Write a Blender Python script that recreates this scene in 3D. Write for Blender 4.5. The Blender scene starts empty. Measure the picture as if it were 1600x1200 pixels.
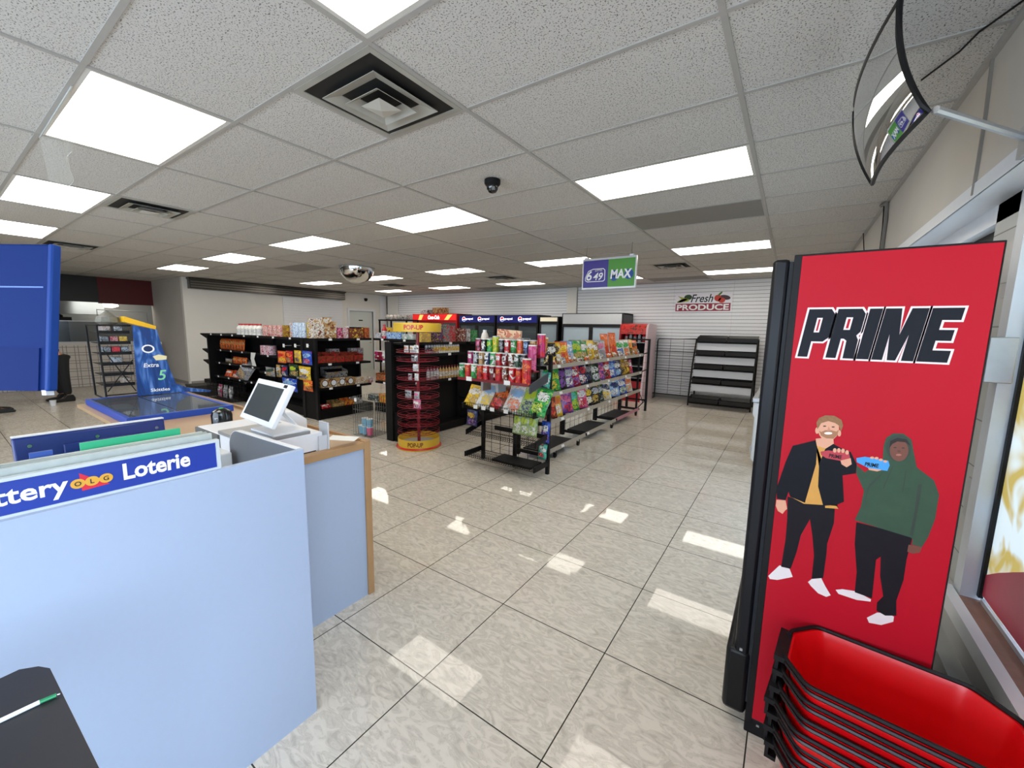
import bpy, math, random
from mathutils import Vector, Matrix
S = bpy.context.scene
COL = S.collection
random.seed(7)
# ---------------------------------------------------------------- camera, world, exposure
EYE = 1.5555
HC = 2.7075
RM = [[0.824080912, -0.090088496, 0.559262651], [0.566188944, 0.099779105, -0.818214037], [0.017908945, 0.990922900, 0.133233166]]
cam = bpy.data.cameras.new('camera'); cam.sensor_width = 36; cam.lens = 633.48 / 1600 * 36; cam.clip_start = .02; cam.clip_end = 200
co = bpy.data.objects.new('camera', cam); COL.objects.link(co)
co.matrix_world = Matrix(((*RM[0], 0), (*RM[1], 0), (*RM[2], EYE), (0, 0, 0, 1)))
S.camera = co
w = bpy.data.worlds.new('sky'); S.world = w; w.use_nodes = True
nt = w.node_tree; bg = nt.nodes['Background']
bg.inputs[0].default_value = (.60, .78, 1, 1); bg.inputs[1].default_value = 2.2
S.view_settings.view_transform = 'Standard'; S.view_settings.look = 'None'; S.view_settings.gamma = 1
S.view_settings.exposure = 0.8
LAMP = 4.0
# daylight comes in through the shop window in the right wall
def area_light(name, loc, rot, sx, sy, power, color):
    l = bpy.data.lights.new(name, 'AREA'); l.shape = 'RECTANGLE'; l.size = sx; l.size_y = sy; l.energy = power; l.color = color
    o = bpy.data.objects.new(name, l); COL.objects.link(o); o.location = loc; o.rotation_euler = rot; return o
area_light('window_daylight', (2.6, -.4, 2.2), (0, math.radians(68), 0), 2.2, 5.0, 150, (.62, .80, 1))
# ---------------------------------------------------------------- measuring helpers (plane through the place -> point)
def ray(px, py):
    v = ((px - 800) / 633.48, -(py - 600) / 633.48, -1)
    return [sum(RM[i][j] * v[j] for j in range(3)) for i in range(3)]
def onx(px, py, x): d = ray(px, py); t = x / d[0]; return (x, d[1] * t, EYE + d[2] * t)
def ony(px, py, y): d = ray(px, py); t = y / d[1]; return (d[0] * t, y, EYE + d[2] * t)
def onz(px, py, z): d = ray(px, py); t = (z - EYE) / d[2]; return (d[0] * t, d[1] * t, z)
# ---------------------------------------------------------------- materials
def lin(c): return tuple((x / 12.92 if x <= .04045 else ((x + .055) / 1.055) ** 2.4) for x in c)
def rgb(h):
    if isinstance(h, str): h = h.lstrip('#'); c = tuple(int(h[i:i + 2], 16) / 255 for i in (0, 2, 4))
    else: c = h
    return (*lin(c), 1)
_m = {}
def mat(name, col, rough=.5, metal=0., spec=.5, emit=0., ecol=None, noise=0., nscale=30., alpha=None, bump=0.):
    if name in _m: return _m[name]
    m = bpy.data.materials.new(name); m.use_nodes = True; t = m.node_tree; b = t.nodes['Principled BSDF']
    c = rgb(col); b.inputs['Base Color'].default_value = c; b.inputs['Roughness'].default_value = rough
    b.inputs['Metallic'].default_value = metal; b.inputs['Specular IOR Level'].default_value = spec
    if emit: b.inputs['Emission Color'].default_value = rgb(ecol or col); b.inputs['Emission Strength'].default_value = emit
    if alpha is not None: b.inputs['Alpha'].default_value = alpha
    tc = t.nodes.new('ShaderNodeTexCoord'); n = t.nodes.new('ShaderNodeTexNoise'); n.inputs['Scale'].default_value = nscale; n.inputs['Detail'].default_value = 4
    t.links.new(tc.outputs['Object'], n.inputs['Vector'])
    if noise:
        mx = t.nodes.new('ShaderNodeMix'); mx.data_type = 'RGBA'; mx.inputs[6].default_value = tuple(v * (1 - noise) for v in c[:3]) + (1,)
        mx.inputs[7].default_value = tuple(min(1, v * (1 + noise)) for v in c[:3]) + (1,)
        t.links.new(n.outputs[0], mx.inputs[0]); t.links.new(mx.outputs[2], b.inputs['Base Color'])
    if bump:
        bn = t.nodes.new('ShaderNodeBump'); bn.inputs['Strength'].default_value = bump; bn.inputs['Distance'].default_value = .01
        t.links.new(n.outputs[0], bn.inputs['Height']); t.links.new(bn.outputs[0], b.inputs['Normal'])
    _m[name] = m; return m
def pack(c1, c2, c3, scale=22., rough=.3, thr=(.44, .58)):
    """printed packaging: patches of three colours"""
    name = 'print_%s_%s_%s_%g' % (c1, c2, c3, scale)
    if name in _m: return _m[name]
    m = bpy.data.materials.new(name); m.use_nodes = True; t = m.node_tree; b = t.nodes['Principled BSDF']; b.inputs['Roughness'].default_value = rough
    tc = t.nodes.new('ShaderNodeTexCoord'); n = t.nodes.new('ShaderNodeTexNoise'); n.inputs['Scale'].default_value = scale; n.inputs['Detail'].default_value = 3; n.inputs['Distortion'].default_value = 1.2
    oi = t.nodes.new('ShaderNodeObjectInfo'); ad = t.nodes.new('ShaderNodeVectorMath'); ad.operation = 'MULTIPLY_ADD'; ad.inputs[1].default_value = (7, 7, 7)
    t.links.new(oi.outputs['Random'], ad.inputs[0]); t.links.new(tc.outputs['Object'], ad.inputs[2]); t.links.new(ad.outputs[0], n.inputs['Vector'])
    r = t.nodes.new('ShaderNodeValToRGB'); r.color_ramp.interpolation = 'CONSTANT'; e = r.color_ramp.elements
    e[0].color = rgb(c1); e[0].position = 0; e[1].position = thr[0]; e[1].color = rgb(c2); q = e.new(thr[1]); q.color = rgb(c3)
    t.links.new(n.outputs[0], r.inputs[0]); t.links.new(r.outputs[0], b.inputs['Base Color'])
    _m[name] = m; return m
# ---------------------------------------------------------------- mesh builder
class MB:
    def __init__(s): s.v = []; s.f = []; s.m = []
    def add(s, vs, fs, m=0):
        k = len(s.v); s.v += [tuple(v) for v in vs]; s.f += [tuple(i + k for i in f) for f in fs]; s.m += [m] * len(fs); return s
    def box(s, a, b, m=0):
        x0, y0, z0 = (min(a[i], b[i]) for i in range(3)); x1, y1, z1 = (max(a[i], b[i]) for i in range(3))
        return s.add([(x0, y0, z0), (x1, y0, z0), (x1, y1, z0), (x0, y1, z0), (x0, y0, z1), (x1, y0, z1), (x1, y1, z1), (x0, y1, z1)],
                     [(0, 3, 2, 1), (4, 5, 6, 7), (0, 1, 5, 4), (1, 2, 6, 5), (2, 3, 7, 6), (3, 0, 4, 7)], m)
    def cbox(s, c, d, m=0): return s.box([c[i] - d[i] / 2 for i in range(3)], [c[i] + d[i] / 2 for i in range(3)], m)
    def obox(s, o, ex, ey, ez, m=0):
        o, ex, ey, ez = map(Vector, (o, ex, ey, ez)); P = [o, o + ex, o + ex + ey, o + ey]; P += [p + ez for p in P]
        return s.add(P, [(0, 3, 2, 1), (4, 5, 6, 7), (0, 1, 5, 4), (1, 2, 6, 5), (2, 3, 7, 6), (3, 0, 4, 7)], m)
    def lathe(s, prof, n=16, c=(0, 0, 0), m=0, cap=True):
        vs = [(c[0] + r * math.cos(2 * math.pi * k / n), c[1] + r * math.sin(2 * math.pi * k / n), c[2] + z) for r, z in prof for k in range(n)]
        fs = [(i * n + k, i * n + (k + 1) % n, (i + 1) * n + (k + 1) % n, (i + 1) * n + k) for i in range(len(prof) - 1) for k in range(n)]
        if cap: fs += [tuple(range(n))[::-1], tuple((len(prof) - 1) * n + k for k in range(n))]
        return s.add(vs, fs, m)
    def tube(s, pts, r, n=6, m=0, closed=False):
        P = [Vector(p) for p in pts]; N = len(P); vs = []; up = None
        for i, p in enumerate(P):
            if closed: d = P[(i + 1) % N] - P[i - 1]
            else: d = P[min(i + 1, N - 1)] - P[max(i - 1, 0)]
            d.normalize()
            if up is None: up = Vector((0, 0, 1)) if abs(d.z) < .9 else Vector((1, 0, 0))
            a = up - d * up.dot(d)
            if a.length < 1e-4: a = Vector((0, 1, 0)) - d * d.y
            a.normalize(); b = d.cross(a)
            vs += [p + r * (math.cos(2 * math.pi * (k + .5) / n) * a + math.sin(2 * math.pi * (k + .5) / n) * b) for k in range(n)]
        fs = []
        for i in range(N if closed else N - 1):
            j = (i + 1) % N
            fs += [(i * n + k, i * n + (k + 1) % n, j * n + (k + 1) % n, j * n + k) for k in range(n)]
        if not closed: fs += [tuple(range(n))[::-1], tuple((N - 1) * n + k for k in range(n))]
        return s.add(vs, fs, m)
    def prism(s, poly, fn, a, b, m=0):
        n = len(poly); vs = [fn(u, v, a) for u, v in poly] + [fn(u, v, b) for u, v in poly]
        return s.add(vs, [tuple(range(n)), tuple(range(2 * n - 1, n - 1, -1))] + [(i, i + n, (i + 1) % n + n, (i + 1) % n) for i in range(n)], m)
    def mesh(s, name, mats, smooth=True, ang=35):
        me = bpy.data.meshes.new(name); me.from_pydata(s.v, [], s.f)
        for mm in (mats if isinstance(mats, (list, tuple)) else [mats]): me.materials.append(mm)
        for p, i in zip(me.polygons, s.m): p.material_index = i
        import bmesh
        bm = bmesh.new(); bm.from_mesh(me); bmesh.ops.recalc_face_normals(bm, faces=bm.faces); bm.to_mesh(me); bm.free()
        if smooth:
            for p in me.polygons: p.use_smooth = True
            me.set_sharp_from_angle(angle=math.radians(ang))
        return me
def link(name, me, parent=None, loc=(0, 0, 0), rot=(0, 0, 0), bev=0):
    o = bpy.data.objects.new(name, me); COL.objects.link(o); o.location = loc; o.rotation_euler = rot
    if parent: o.parent = parent
    if bev:
        b = o.modifiers.new('bevel', 'BEVEL'); b.width = bev; b.segments = 2; b.limit_method = 'ANGLE'
    return o
def part(name, mb, m, parent=None, bev=0, loc=(0, 0, 0), rot=(0, 0, 0), smooth=True, label=None):
    o = link(name, mb.mesh(name, m, smooth), parent, loc, rot, bev)
    if label: o['label'] = label
    return o
def tag(o, label, cat, group=None):
    o['label'] = label; o['category'] = cat
    if group: o['group'] = group
    return o
def thing(name, label, cat, loc=(0, 0, 0), group=None, rz=0):
    o = bpy.data.objects.new(name, None); COL.objects.link(o); o.empty_display_size = .05
    o.location = loc; o.rotation_euler = (0, 0, rz); return tag(o, label, cat, group)
def struct(name, mb, m, parent=None, bev=0):
    o = part(name, mb, m, parent, bev); o['kind'] = 'structure'; return o
def B(a, b): return MB().box(a, b)
ORD = 'first second third fourth fifth sixth seventh eighth ninth tenth eleventh twelfth thirteenth fourteenth fifteenth sixteenth seventeenth eighteenth nineteenth twentieth'.split()
# flat printing: text / polygons laid on a surface.  frame = (origin, u axis, v axis, normal)
def text(name, s, frame, u, v, height, m, parent, bold=0., shear=0., width=None, depth=.0012, align='LEFT', label=None):
    cu = bpy.data.curves.new(name, 'FONT'); cu.body = s; cu.size = 1; cu.offset = bold; cu.shear = shear; cu.extrude = 0; cu.resolution_u = 3
    t = bpy.data.objects.new(name, cu); COL.objects.link(t); dg = bpy.context.evaluated_depsgraph_get()
    me = bpy.data.meshes.new_from_object(t.evaluated_get(dg)); bpy.data.objects.remove(t)
    xs = [q.co.x for q in me.vertices]; ys = [q.co.y for q in me.vertices]; x0, x1, y0, y1 = min(xs), max(xs), min(ys), max(ys)
    sy = height / (y1 - y0); sx = sy if width is None else width / (x1 - x0)
    O, U, V, N = map(Vector, frame); off = (x1 - x0) * sx / 2 if align == 'CENTER' else 0
    for q in me.vertices: q.co = O + U * (u - off + (q.co.x - x0) * sx) + V * (v + (q.co.y - y0) * sy) + N * depth
    me.materials.clear(); me.materials.append(m); me.name = name
    o = link(name, me, parent)
    if label: o['label'] = label
    return o
def flat(name, polys, frame, m, parent, depth=.001, label=None):
    O, U, V, N = map(Vector, frame); mb = MB()
    for p in polys: mb.add([O + U * a + V * b + N * depth for a, b in p], [tuple(range(len(p)))])
    me = bpy.data.meshes.new(name); me.from_pydata(mb.v, [], mb.f); me.materials.append(m)
    o = link(name, me, parent)
    if label: o['label'] = label
    return o
def ell(cx, cy, rx, ry, n=20, a=0): return [(cx + rx * math.cos(t) * math.cos(a) - ry * math.sin(t) * math.sin(a), cy + rx * math.cos(t) * math.sin(a) + ry * math.sin(t) * math.cos(a)) for t in (2 * math.pi * k / n for k in range(n))]
BLACK = mat('black_painted_steel', '#111113', .5, spec=.25, noise=.2); DARK = mat('dark_shelf_metal', '#0a0a0c', .55, spec=.2, noise=.2)
WHITE = mat('white_plastic', '#e8eaee', .4, noise=.03); CHROME = mat('bright_metal', '#c9ccd0', .18, 1.)
GREYM = mat('grey_aluminium', '#b4b6b8', .35, .7, noise=.08); TAGM = mat('price_tag_paper', '#f2f2f0', .6)
RED = mat('red_plastic', '#c8101c', .3, noise=.08); NAVY = mat('navy_plastic', '#10236c', .35, noise=.1)
# ================================================================ SETTING
GX, GY = -2.749, 1.1532
def tiles_mat():
    m = bpy.data.materials.new('marble_floor_tiles'); m.use_nodes = True; t = m.node_tree; b = t.nodes['Principled BSDF']; L = t.links.new; N = t.nodes.new
    tc = N('ShaderNodeTexCoord'); mp = N('ShaderNodeMapping'); mp.inputs['Location'].default_value = (1.8341 + .6096 * 50, -1.1327 + .6096 * 50, 0); L(tc.outputs['Object'], mp.inputs[0])
    br = N('ShaderNodeTexBrick'); br.offset = 0; br.squash = 1
    for k, v in (('Scale', 1), ('Brick Width', .6096), ('Row Height', .6096), ('Mortar Size', .0026), ('Mortar Smooth', 0), ('Bias', 0)): br.inputs[k].default_value = v
    br.inputs['Color1'].default_value = (0, 0, 0, 1); br.inputs['Color2'].default_value = (1, 1, 1, 1)
    L(mp.outputs[0], br.inputs['Vector'])
    off = N('ShaderNodeVectorMath'); off.operation = 'MULTIPLY_ADD'; off.inputs[1].default_value = (9, 5, 3); L(br.outputs['Color'], off.inputs[0]); L(tc.outputs['Object'], off.inputs[2])
    st = N('ShaderNodeMapping'); st.inputs['Scale'].default_value = (1, 2.2, 1); st.inputs['Rotation'].default_value = (0, 0, .6); L(off.outputs[0], st.inputs[0])
    n = N('ShaderNodeTexNoise'); n.inputs['Scale'].default_value = 9; n.inputs['Detail'].default_value = 6; n.inputs['Distortion'].default_value = 2.4; L(st.outputs[0], n.inputs['Vector'])
    r = N('ShaderNodeValToRGB'); e = r.color_ramp.elements; e[0].position = .34; e[0].color = rgb('#bbb4a8'); e[1].position = .62; e[1].color = rgb('#d9d2c6')
    q = e.new(.47); q.color = rgb('#d0c9bd'); q = e.new(.50); q.color = rgb('#c4bdb0'); q = e.new(.53); q.color = rgb('#d4cdc1'); L(n.outputs[0], r.inputs[0])
    mx = N('ShaderNodeMix'); mx.data_type = 'RGBA'; mx.inputs[7].default_value = rgb('#3a3732'); L(br.outputs['Fac'], mx.inputs[0]); L(r.outputs[0], mx.inputs[6]); L(mx.outputs[2], b.inputs['Base Color'])
    rr = N('ShaderNodeMapRange'); rr.inputs[3].default_value = .012; rr.inputs[4].default_value = .05; L(n.outputs[0], rr.inputs[0]); L(rr.outputs[0], b.inputs['Roughness'])
    b.inputs['Specular IOR Level'].default_value = .28
    return m
def ceil_mat():
    m = bpy.data.materials.new('fissured_ceiling_tile'); m.use_nodes = True; t = m.node_tree; b = t.nodes['Principled BSDF']; L = t.links.new; N = t.nodes.new
    tc = N('ShaderNodeTexCoord'); n = N('ShaderNodeTexNoise'); n.inputs['Scale'].default_value = 150; n.inputs['Detail'].default_value = 2; L(tc.outputs['Object'], n.inputs['Vector'])
    r = N('ShaderNodeValToRGB'); e = r.color_ramp.elements; e[0].position = .57; e[0].color = rgb('#d2cfca'); e[1].position = .64; e[1].color = rgb('#6f6c67'); L(n.outputs[0], r.inputs[0])
    L(r.outputs[0], b.inputs['Base Color']); b.inputs['Roughness'].default_value = .9
    return m
X0, X1, Y0, Y1 = -16.6, .58, -3.2, 10.03
struct('floor', B((X0, Y0, -.1), (.95, Y1 + .1, 0)), tiles_mat())
struct('ceiling', B((X0, Y0, HC), (.9, Y1 + .1, HC + .08)), ceil_mat())
tbar = MB()
i = -12
while GX + i * 1.2192 < X1:
    x = GX + i * 1.2192
    if x > X0: tbar.box((x - .012, Y0, HC - .006), (x + .012, Y1, HC + .001))
    i += 1
for j in range(-8, 16):
    y = GY + j * .6096
    if y < Y1: tbar.box((X0, y - .0115, HC - .0053), (X1, y + .0115, HC + .001))
for vi, vj in ((.5, 0), (-2.5, 0), (-5.5, 0), (.5, 10), (-2.5, 10), (-5.5, 10)):
    x = GX + vi * 1.2192; y = GY + vj * .6096; tbar.box((x - .012, y, HC - .006), (x + .012, y + .6096, HC + .001))
tbar.box((X1 - .022, Y0, HC - .02), (X1, Y1, HC + .001)); tbar.box((-12.5, Y1 - .022, HC - .02), (X1, Y1, HC + .001))
struct('trim_1', tbar, mat('ceiling_grid_metal', '#aeaba6', .5, noise=.06))
def cell(i, j): return GX + i * 1.2192, GY + j * .6096
PAINT = mat('white_wall_paint', '#e9e6df', .75, noise=.03, nscale=3); SLAT = mat('white_slatwall', '#edeef2', .55, noise=.02); GROOVE = mat('slatwall_groove', '#625f5c', .7, noise=.05)
struct('wall_back', B((X0, Y1, 0), (.95, Y1 + .1, HC + .05)), GROOVE)
struct('wall_front', MB().box((X0, Y0 - .1, 0), (-6.2, Y0, HC + .05)).box((-6.2, Y0 - .1, 0), (.95, Y0, .4)).box((-6.2, Y0 - .1, 2.3), (.95, Y0, HC + .05)), mat('dull_wall_paint', '#8d8983', .8, noise=.03))
fw = struct('window_added', MB().box((-6.2, Y0 - .08, .4), (.95, Y0 - .02, .46)).box((-6.2, Y0 - .08, 2.24), (.95, Y0 - .02, 2.3)), mat('window_aluminium', '#d3dae2', .35, .3, noise=.04))  # unseen front glazing, added to bring in more ambient daylight
for k in range(5): part('mullion', B((-6.2 + k * 1.7, Y0 - .08, .46), (-6.13 + k * 1.7, Y0 - .02, 2.24)), mat('window_aluminium', '#d3dae2'), fw)
area_light('front_fill', (-2.8, Y0 - .5, 1.9), (math.radians(78), 0, 0), 6.5, 2.2, 120, (.80, .89, 1))  # fill light outside the added front glazing, raises the ambient level
def slats(fn, a, b, z0, z1, seams=()):
    mb = MB(); z = z0
    ed = [a, *seams, b]
    while z < z1 - .02:
        for p, q in zip(ed[:-1], ed[1:]): fn(mb, p + .0015, q - .0015, z + .004, min(z + .0722, z1))
        z += .0762
    return mb
yslat = lambda mb, a, b, c, d: mb.box((a, Y1 - .018, c), (b, Y1 + .001, d))
struct('trim_2', slats(yslat, -4.78, X1 - .001, .1, HC - .021, (-3.56, -2.34, -1.12)), SLAT)
struct('trim_3', slats(yslat, -11.9, -5.1, .1, HC - .021, (-10.68, -9.46, -8.24, -7.02)), SLAT)
struct('trim_4', B((-5.08, Y1 - .06, 0), (-4.8, Y1 + .001, HC - .021)), PAINT)
struct('trim_5', B((-12.5, Y1 - .03, 0), (-11.92, Y1 + .001, HC - .021)), PAINT)
struct('baseboard_back', B((-12.5, Y1 - .03, 0), (X1 - .001, Y1 + .001, .1)), mat('grey_baseboard', '#8f8c88', .6, noise=.05))
# left wall with slat part, header vent and door
LX = -12.6
struct('wall_left', MB().box((LX - .12, 3.84, 0), (LX, 8.46, HC + .05)).box((LX - .12, 9.42, 0), (LX, Y1 + .05, HC + .05)).box((LX - .12, 8.46, 2.1), (LX, 9.42, HC + .05)), PAINT)
xslat = lambda mb, a, b, c, d: mb.box((LX - .001, a, c), (LX + .018, b, d))
struct('trim_6', slats(xslat, 6.25, 8.2, .1, 2.41), SLAT)
struct('trim_7', slats(xslat, 9.72, 9.98, .1, HC - .03), SLAT)
struct('baseboard_left', B((LX - .001, 3.86, 0), (LX + .012, 8.3, .09)), mat('grey_baseboard', '#8f8c88'))
d = struct('door_1', MB().box((LX - .09, 8.46, 0), (LX - .05, 9.42, 2.1)), mat('pale_door_paint', '#d5dbd6', .5, noise=.02))
part('door_frame', MB().box((LX - .04, 8.38, 0), (LX + .03, 8.46, 2.18)).box((LX - .04, 9.42, 0), (LX + .03, 9.5, 2.18)).box((LX - .04, 8.46, 2.1), (LX + .03, 9.42, 2.18)), WHITE, d)
part('door_sign', B((LX - .051, 8.86, 1.76), (LX - .045, 9.02, 1.8)), BLACK, d); part('door_handle', MB().tube([(LX - .05, 9.33, 1), (LX, 9.33, 1), (LX, 9.25, 1)], .01), CHROME, d)
vt = MB().box((LX, 3.95, 2.43), (LX + .16, 8.22, 2.66)).box((LX, 3.93, 2.66), (LX + .2, 8.24, 2.7))
for k in range(3): vt.box((LX + .16, 3.97, 2.47 + k * .06), (LX + .175, 8.2, 2.5 + k * .06), 1)
o = part('duct_header', vt, [mat('dark_steel_header', '#55534f', .3, .8, noise=.3, nscale=3), mat('header_lines', '#7c7975', .3, .7)]); o['label'] = 'long grey metal header along the top of the left wall'; o['category'] = 'duct cover'
# return wall and kitchen opening
struct('wall_kitchen', MB().box((-15.0, 3.84, 0), (LX - .12, 3.96, HC + .05)).box((-15.05, 3.84, 0), (-15.0, 3.96, HC + .05)), mat('grey_wall_paint', '#ccc6be', .75, noise=.05, nscale=2))
struct('baseboard_kitchen', B((-14.9, 3.83, 0), (LX - .12, 3.84, .08)), mat('grey_baseboard', '#8f8c88'))
struct('wall_side', B((X0 - .1, Y0, 0), (X0, Y1, HC + .05)), mat('kitchen_tile', '#b5b7b3', .3, noise=.06, nscale=6))
o = struct('wall_fascia', MB().box((-15.0, -1.5, 2.06), (-14.88, 2.75, HC), 0).box((-15.0, 2.75, 2.04), (-14.88, 3.84, HC), 1), [mat('black_fascia', '#0b0809', .4), mat('dark_red_fascia', '#5d0a0e', .5, noise=.1)])
for q in o.data.polygons: pass
def lattice():
    m = bpy.data.materials.new('octagon_lattice_tile'); m.use_nodes = True; t = m.node_tree; b = t.nodes['Principled BSDF']; L = t.links.new; N = t.nodes.new
    tc = N('ShaderNodeTexCoord'); mp = N('ShaderNodeMapping'); mp.inputs['Rotation'].default_value = (math.pi / 2, 0, math.pi / 2); L(tc.outputs['Object'], mp.inputs[0]); sx = N('ShaderNodeSeparateXYZ'); L(tc.outputs['Object'], sx.inputs[0]); cb = N('ShaderNodeCombineXYZ'); L(sx.outputs[1], cb.inputs[0]); L(sx.outputs[2], cb.inputs[1])
    outs = []
    for off, sc in ((0, 1.), (.06, 1.)):
        ad = N('ShaderNodeVectorMath'); ad.inputs[1].default_value = (off + 10, off + 10, 0); L(cb.outputs[0], ad.inputs[0])
        br = N('ShaderNodeTexBrick'); br.offset = 0
        for k, v in (('Scale', 1), ('Brick Width', .19), ('Row Height', .19), ('Mortar Size', .006), ('Mortar Smooth', 0)): br.inputs[k].default_value = v
        L(ad.outputs[0], br.inputs['Vector']); outs.append(br)
    mx = N('ShaderNodeMath'); mx.operation = 'MAXIMUM'; L(outs[0].outputs['Fac'], mx.inputs[0]); L(outs[1].outputs['Fac'], mx.inputs[1])
    c = N('ShaderNodeMix'); c.data_type = 'RGBA'; c.inputs[6].default_value = rgb('#cfc8c0'); c.inputs[7].default_value = rgb('#857d78'); L(mx.outputs[0], c.inputs[0]); L(c.outputs[2], b.inputs['Base Color']); b.inputs['Roughness'].default_value = .4
    return m
t = thing('serving_counter', 'white serving counter with grey octagon lattice pattern before the kitchen', 'counter', (-14.1, 1.1, 0))
part('counter_front', B((-.2, -2.1, 0), (.2, 2.55, 1.0)), lattice(), t); part('counter_top', B((-.3, -2.1, 1.0), (.23, 2.58, 1.06)), mat('pale_countertop', '#cdc9c2', .3, noise=.05), t)
t = thing('glass_food_guard', 'dark glass guard standing on the lattice-fronted kitchen counter', 'glass guard', (-14.0, 2.5, 1.06))
g = mat('smoked_glass', '#46525a', .1, alpha=.45, spec=.8)
part('glass_pane', B((-.01, -1.35, .02), (.0, .95, .5)), g, t); part('guard_frame', MB().box((-.015, -1.37, 0), (.01, .97, .025)).box((-.015, -1.37, .5), (.01, .97, .52)), GREYM, t)
t = thing('range_hood', 'stainless kitchen hood hanging above the cooking area', 'range hood', (-15.6, 2.0, 1.75))
part('hood_canopy', MB().add([(-.5, -1.3, .0), (.5, -1.3, 0), (.5, .9, 0), (-.5, .9, 0), (-.5, -1.3, .45), (.1, -1.3, .45), (.1, .9, .45), (-.5, .9, .45)], [(0, 3, 2, 1), (4, 5, 6, 7), (0, 1, 5, 4), (1, 2, 6, 5), (2, 3, 7, 6), (3, 0, 4, 7)]), mat('hood_steel', '#9aa0a2', .3, .8, noise=.15, nscale=3), t)
t = thing('coffee_machine', 'black drinks machine on the kitchen counter behind the glass guard', 'drinks machine', (-14.32, 1.9, 1.06))
part('machine_body', MB().box((-.1, -.16, 0), (.1, .16, .5)).box((-.12, -.22, .5), (.14, .22, .6)), DARK, t); part('machine_lid', MB().lathe([(.1, .6), (.1, .64), (.03, .7)], 12), DARK, t)
t = thing('wall_lamp_kitchen', 'bright oval lamp high in the white kitchen', 'lamp', (-15.6, 3.05, 2.0)); t.name = 'kitchen_lamp'
part('lamp_cover', MB().lathe([(.05, .06), (.2, .05), (.22, .0), (.1, -.05)], 16), mat('kitchen_lamp_glow', '#fff6e6', .4, emit=2), t)
part('lamp_pipe', MB().tube([(0, 0, .05), (0, 0, .7)], .015), GREYM, t)
t = tag(part('pipe_rail', MB().tube([(-14.95, 3.7, 0), (-14.95, 3.7, 1.85), (-14.95, 2.7, 1.88), (-14.95, 2.7, 1.4)], .015), GREYM), 'thin grey pipe bent round the kitchen opening', 'pipe')
l = bpy.data.lights.new('kitchen_light', 'AREA'); l.size = 1.2; l.energy = 8; l.color = (1, .95, .86); o = bpy.data.objects.new('kitchen_light', l); COL.objects.link(o); o.location = (-15.6, 3.0, 2.5)
# right wall: bulkhead, soffit, window, pier, ledges
BULK = mat('warm_grey_wall', '#cdc8bf', .8, noise=.05, nscale=4)
struct('wall_right', MB().box((X1, Y0, 2.165), (X1 + .06, 4.3, HC + .05)).box((X1, 4.3, 0), (X1 + .3, Y1 + .05, HC + .05)), BULK)
struct('trim_8', MB().box((X1 - .004, Y0, 2.14), (.76, 4.3, 2.165)).box((X1 - .006, Y0, 2.14), (X1, 4.3, 2.2)).box((.70, Y0, 2.06), (.76, 4.3, 2.14)), mat('white_gloss_trim', '#e6ebf2', .35, noise=.03))
struct('wall_knee', MB().box((.66, Y0, 0), (.9, 4.3, .455)), mat('grey_block_paint', '#c2c4c4', .6, noise=.06, nscale=5))
struct('trim_9', MB().box((.60, Y0, 0), (.66, 4.3, .29)), mat('grey_ledge_paint', '#a9abaa', .55, noise=.05, nscale=5))
struct('trim_10', MB().box((.645, Y0, .40), (.685, 2.5, .465)), mat('white_gloss_trim', '#e6ebf2'))
struct('trim_11', MB().box((.685, Y0, .455), (.76, 2.42, .462)), mat('brown_stone_ledge', '#8d6a5c', .7, noise=.25, nscale=25))
def block_mat():
    m = mat('grey_glazed_block', '#b6b8b6', .4, noise=.05, nscale=8); t = m.node_tree; b = t.nodes['Principled BSDF']
    tc = t.nodes.new('ShaderNodeTexCoord'); sx = t.nodes.new('ShaderNodeSeparateXYZ'); t.links.new(tc.outputs['Object'], sx.inputs[0])
    md = t.nodes.new('ShaderNodeMath'); md.operation = 'WRAP'; md.inputs[1].default_value = 0; md.inputs[2].default_value = .2; t.links.new(sx.outputs[2], md.inputs[0])
    lt = t.nodes.new('ShaderNodeMath'); lt.operation = 'LESS_THAN'; lt.inputs[1].default_value = .006; t.links.new(md.outputs[0], lt.inputs[0])
    mx = t.nodes.new('ShaderNodeMix'); mx.data_type = 'RGBA'; mx.inputs[7].default_value = rgb('#6c6c6a')
    src = b.inputs['Base Color'].links[0].from_socket; t.links.new(src, mx.inputs[6]); t.links.new(lt.outputs[0], mx.inputs[0]); t.links.new(mx.outputs[2], b.inputs['Base Color']); return m
struct('wall_pier', MB().box((.70, 2.52, .455), (.88, 2.76, 2.14)), block_mat())
wn = struct('window_1', MB().box((.745, Y0, .455), (.775, 2.40, .48)).box((.745, Y0, 2.05), (.80, 2.42, 2.14)).box((.69, 2.42, .455), (.765, 2.50, 2.14)), mat('window_aluminium', '#d3dae2', .35, .3, noise=.04))
glass = bpy.data.materials.new('clear_window_glass'); glass.use_nodes = True; t = glass.node_tree; t.nodes.clear(); N = t.nodes.new
out = N('ShaderNodeOutputMaterial'); mx = N('ShaderNodeMixShader'); tr = N('ShaderNodeBsdfTransparent'); gl = N('ShaderNodeBsdfGlossy'); gl.inputs['Roughness'].default_value = .02; fr = N('ShaderNodeFresnel'); fr.inputs[0].default_value = 1.45
t.links.new(fr.outputs[0], mx.inputs[0]); t.links.new(tr.outputs[0], mx.inputs[1]); t.links.new(gl.outputs[0], mx.inputs[2]); t.links.new(mx.outputs[0], out.inputs[0])
part('window_pane', MB().add([(.756, Y0, .48), (.756, 2.42, .48), (.756, 2.42, 2.05), (.756, Y0, 2.05)], [(0, 1, 2, 3)]), glass, wn); part('gasket', MB().box((.738, 2.40, .48), (.752, 2.42, 2.06)), BLACK, wn)
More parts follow.
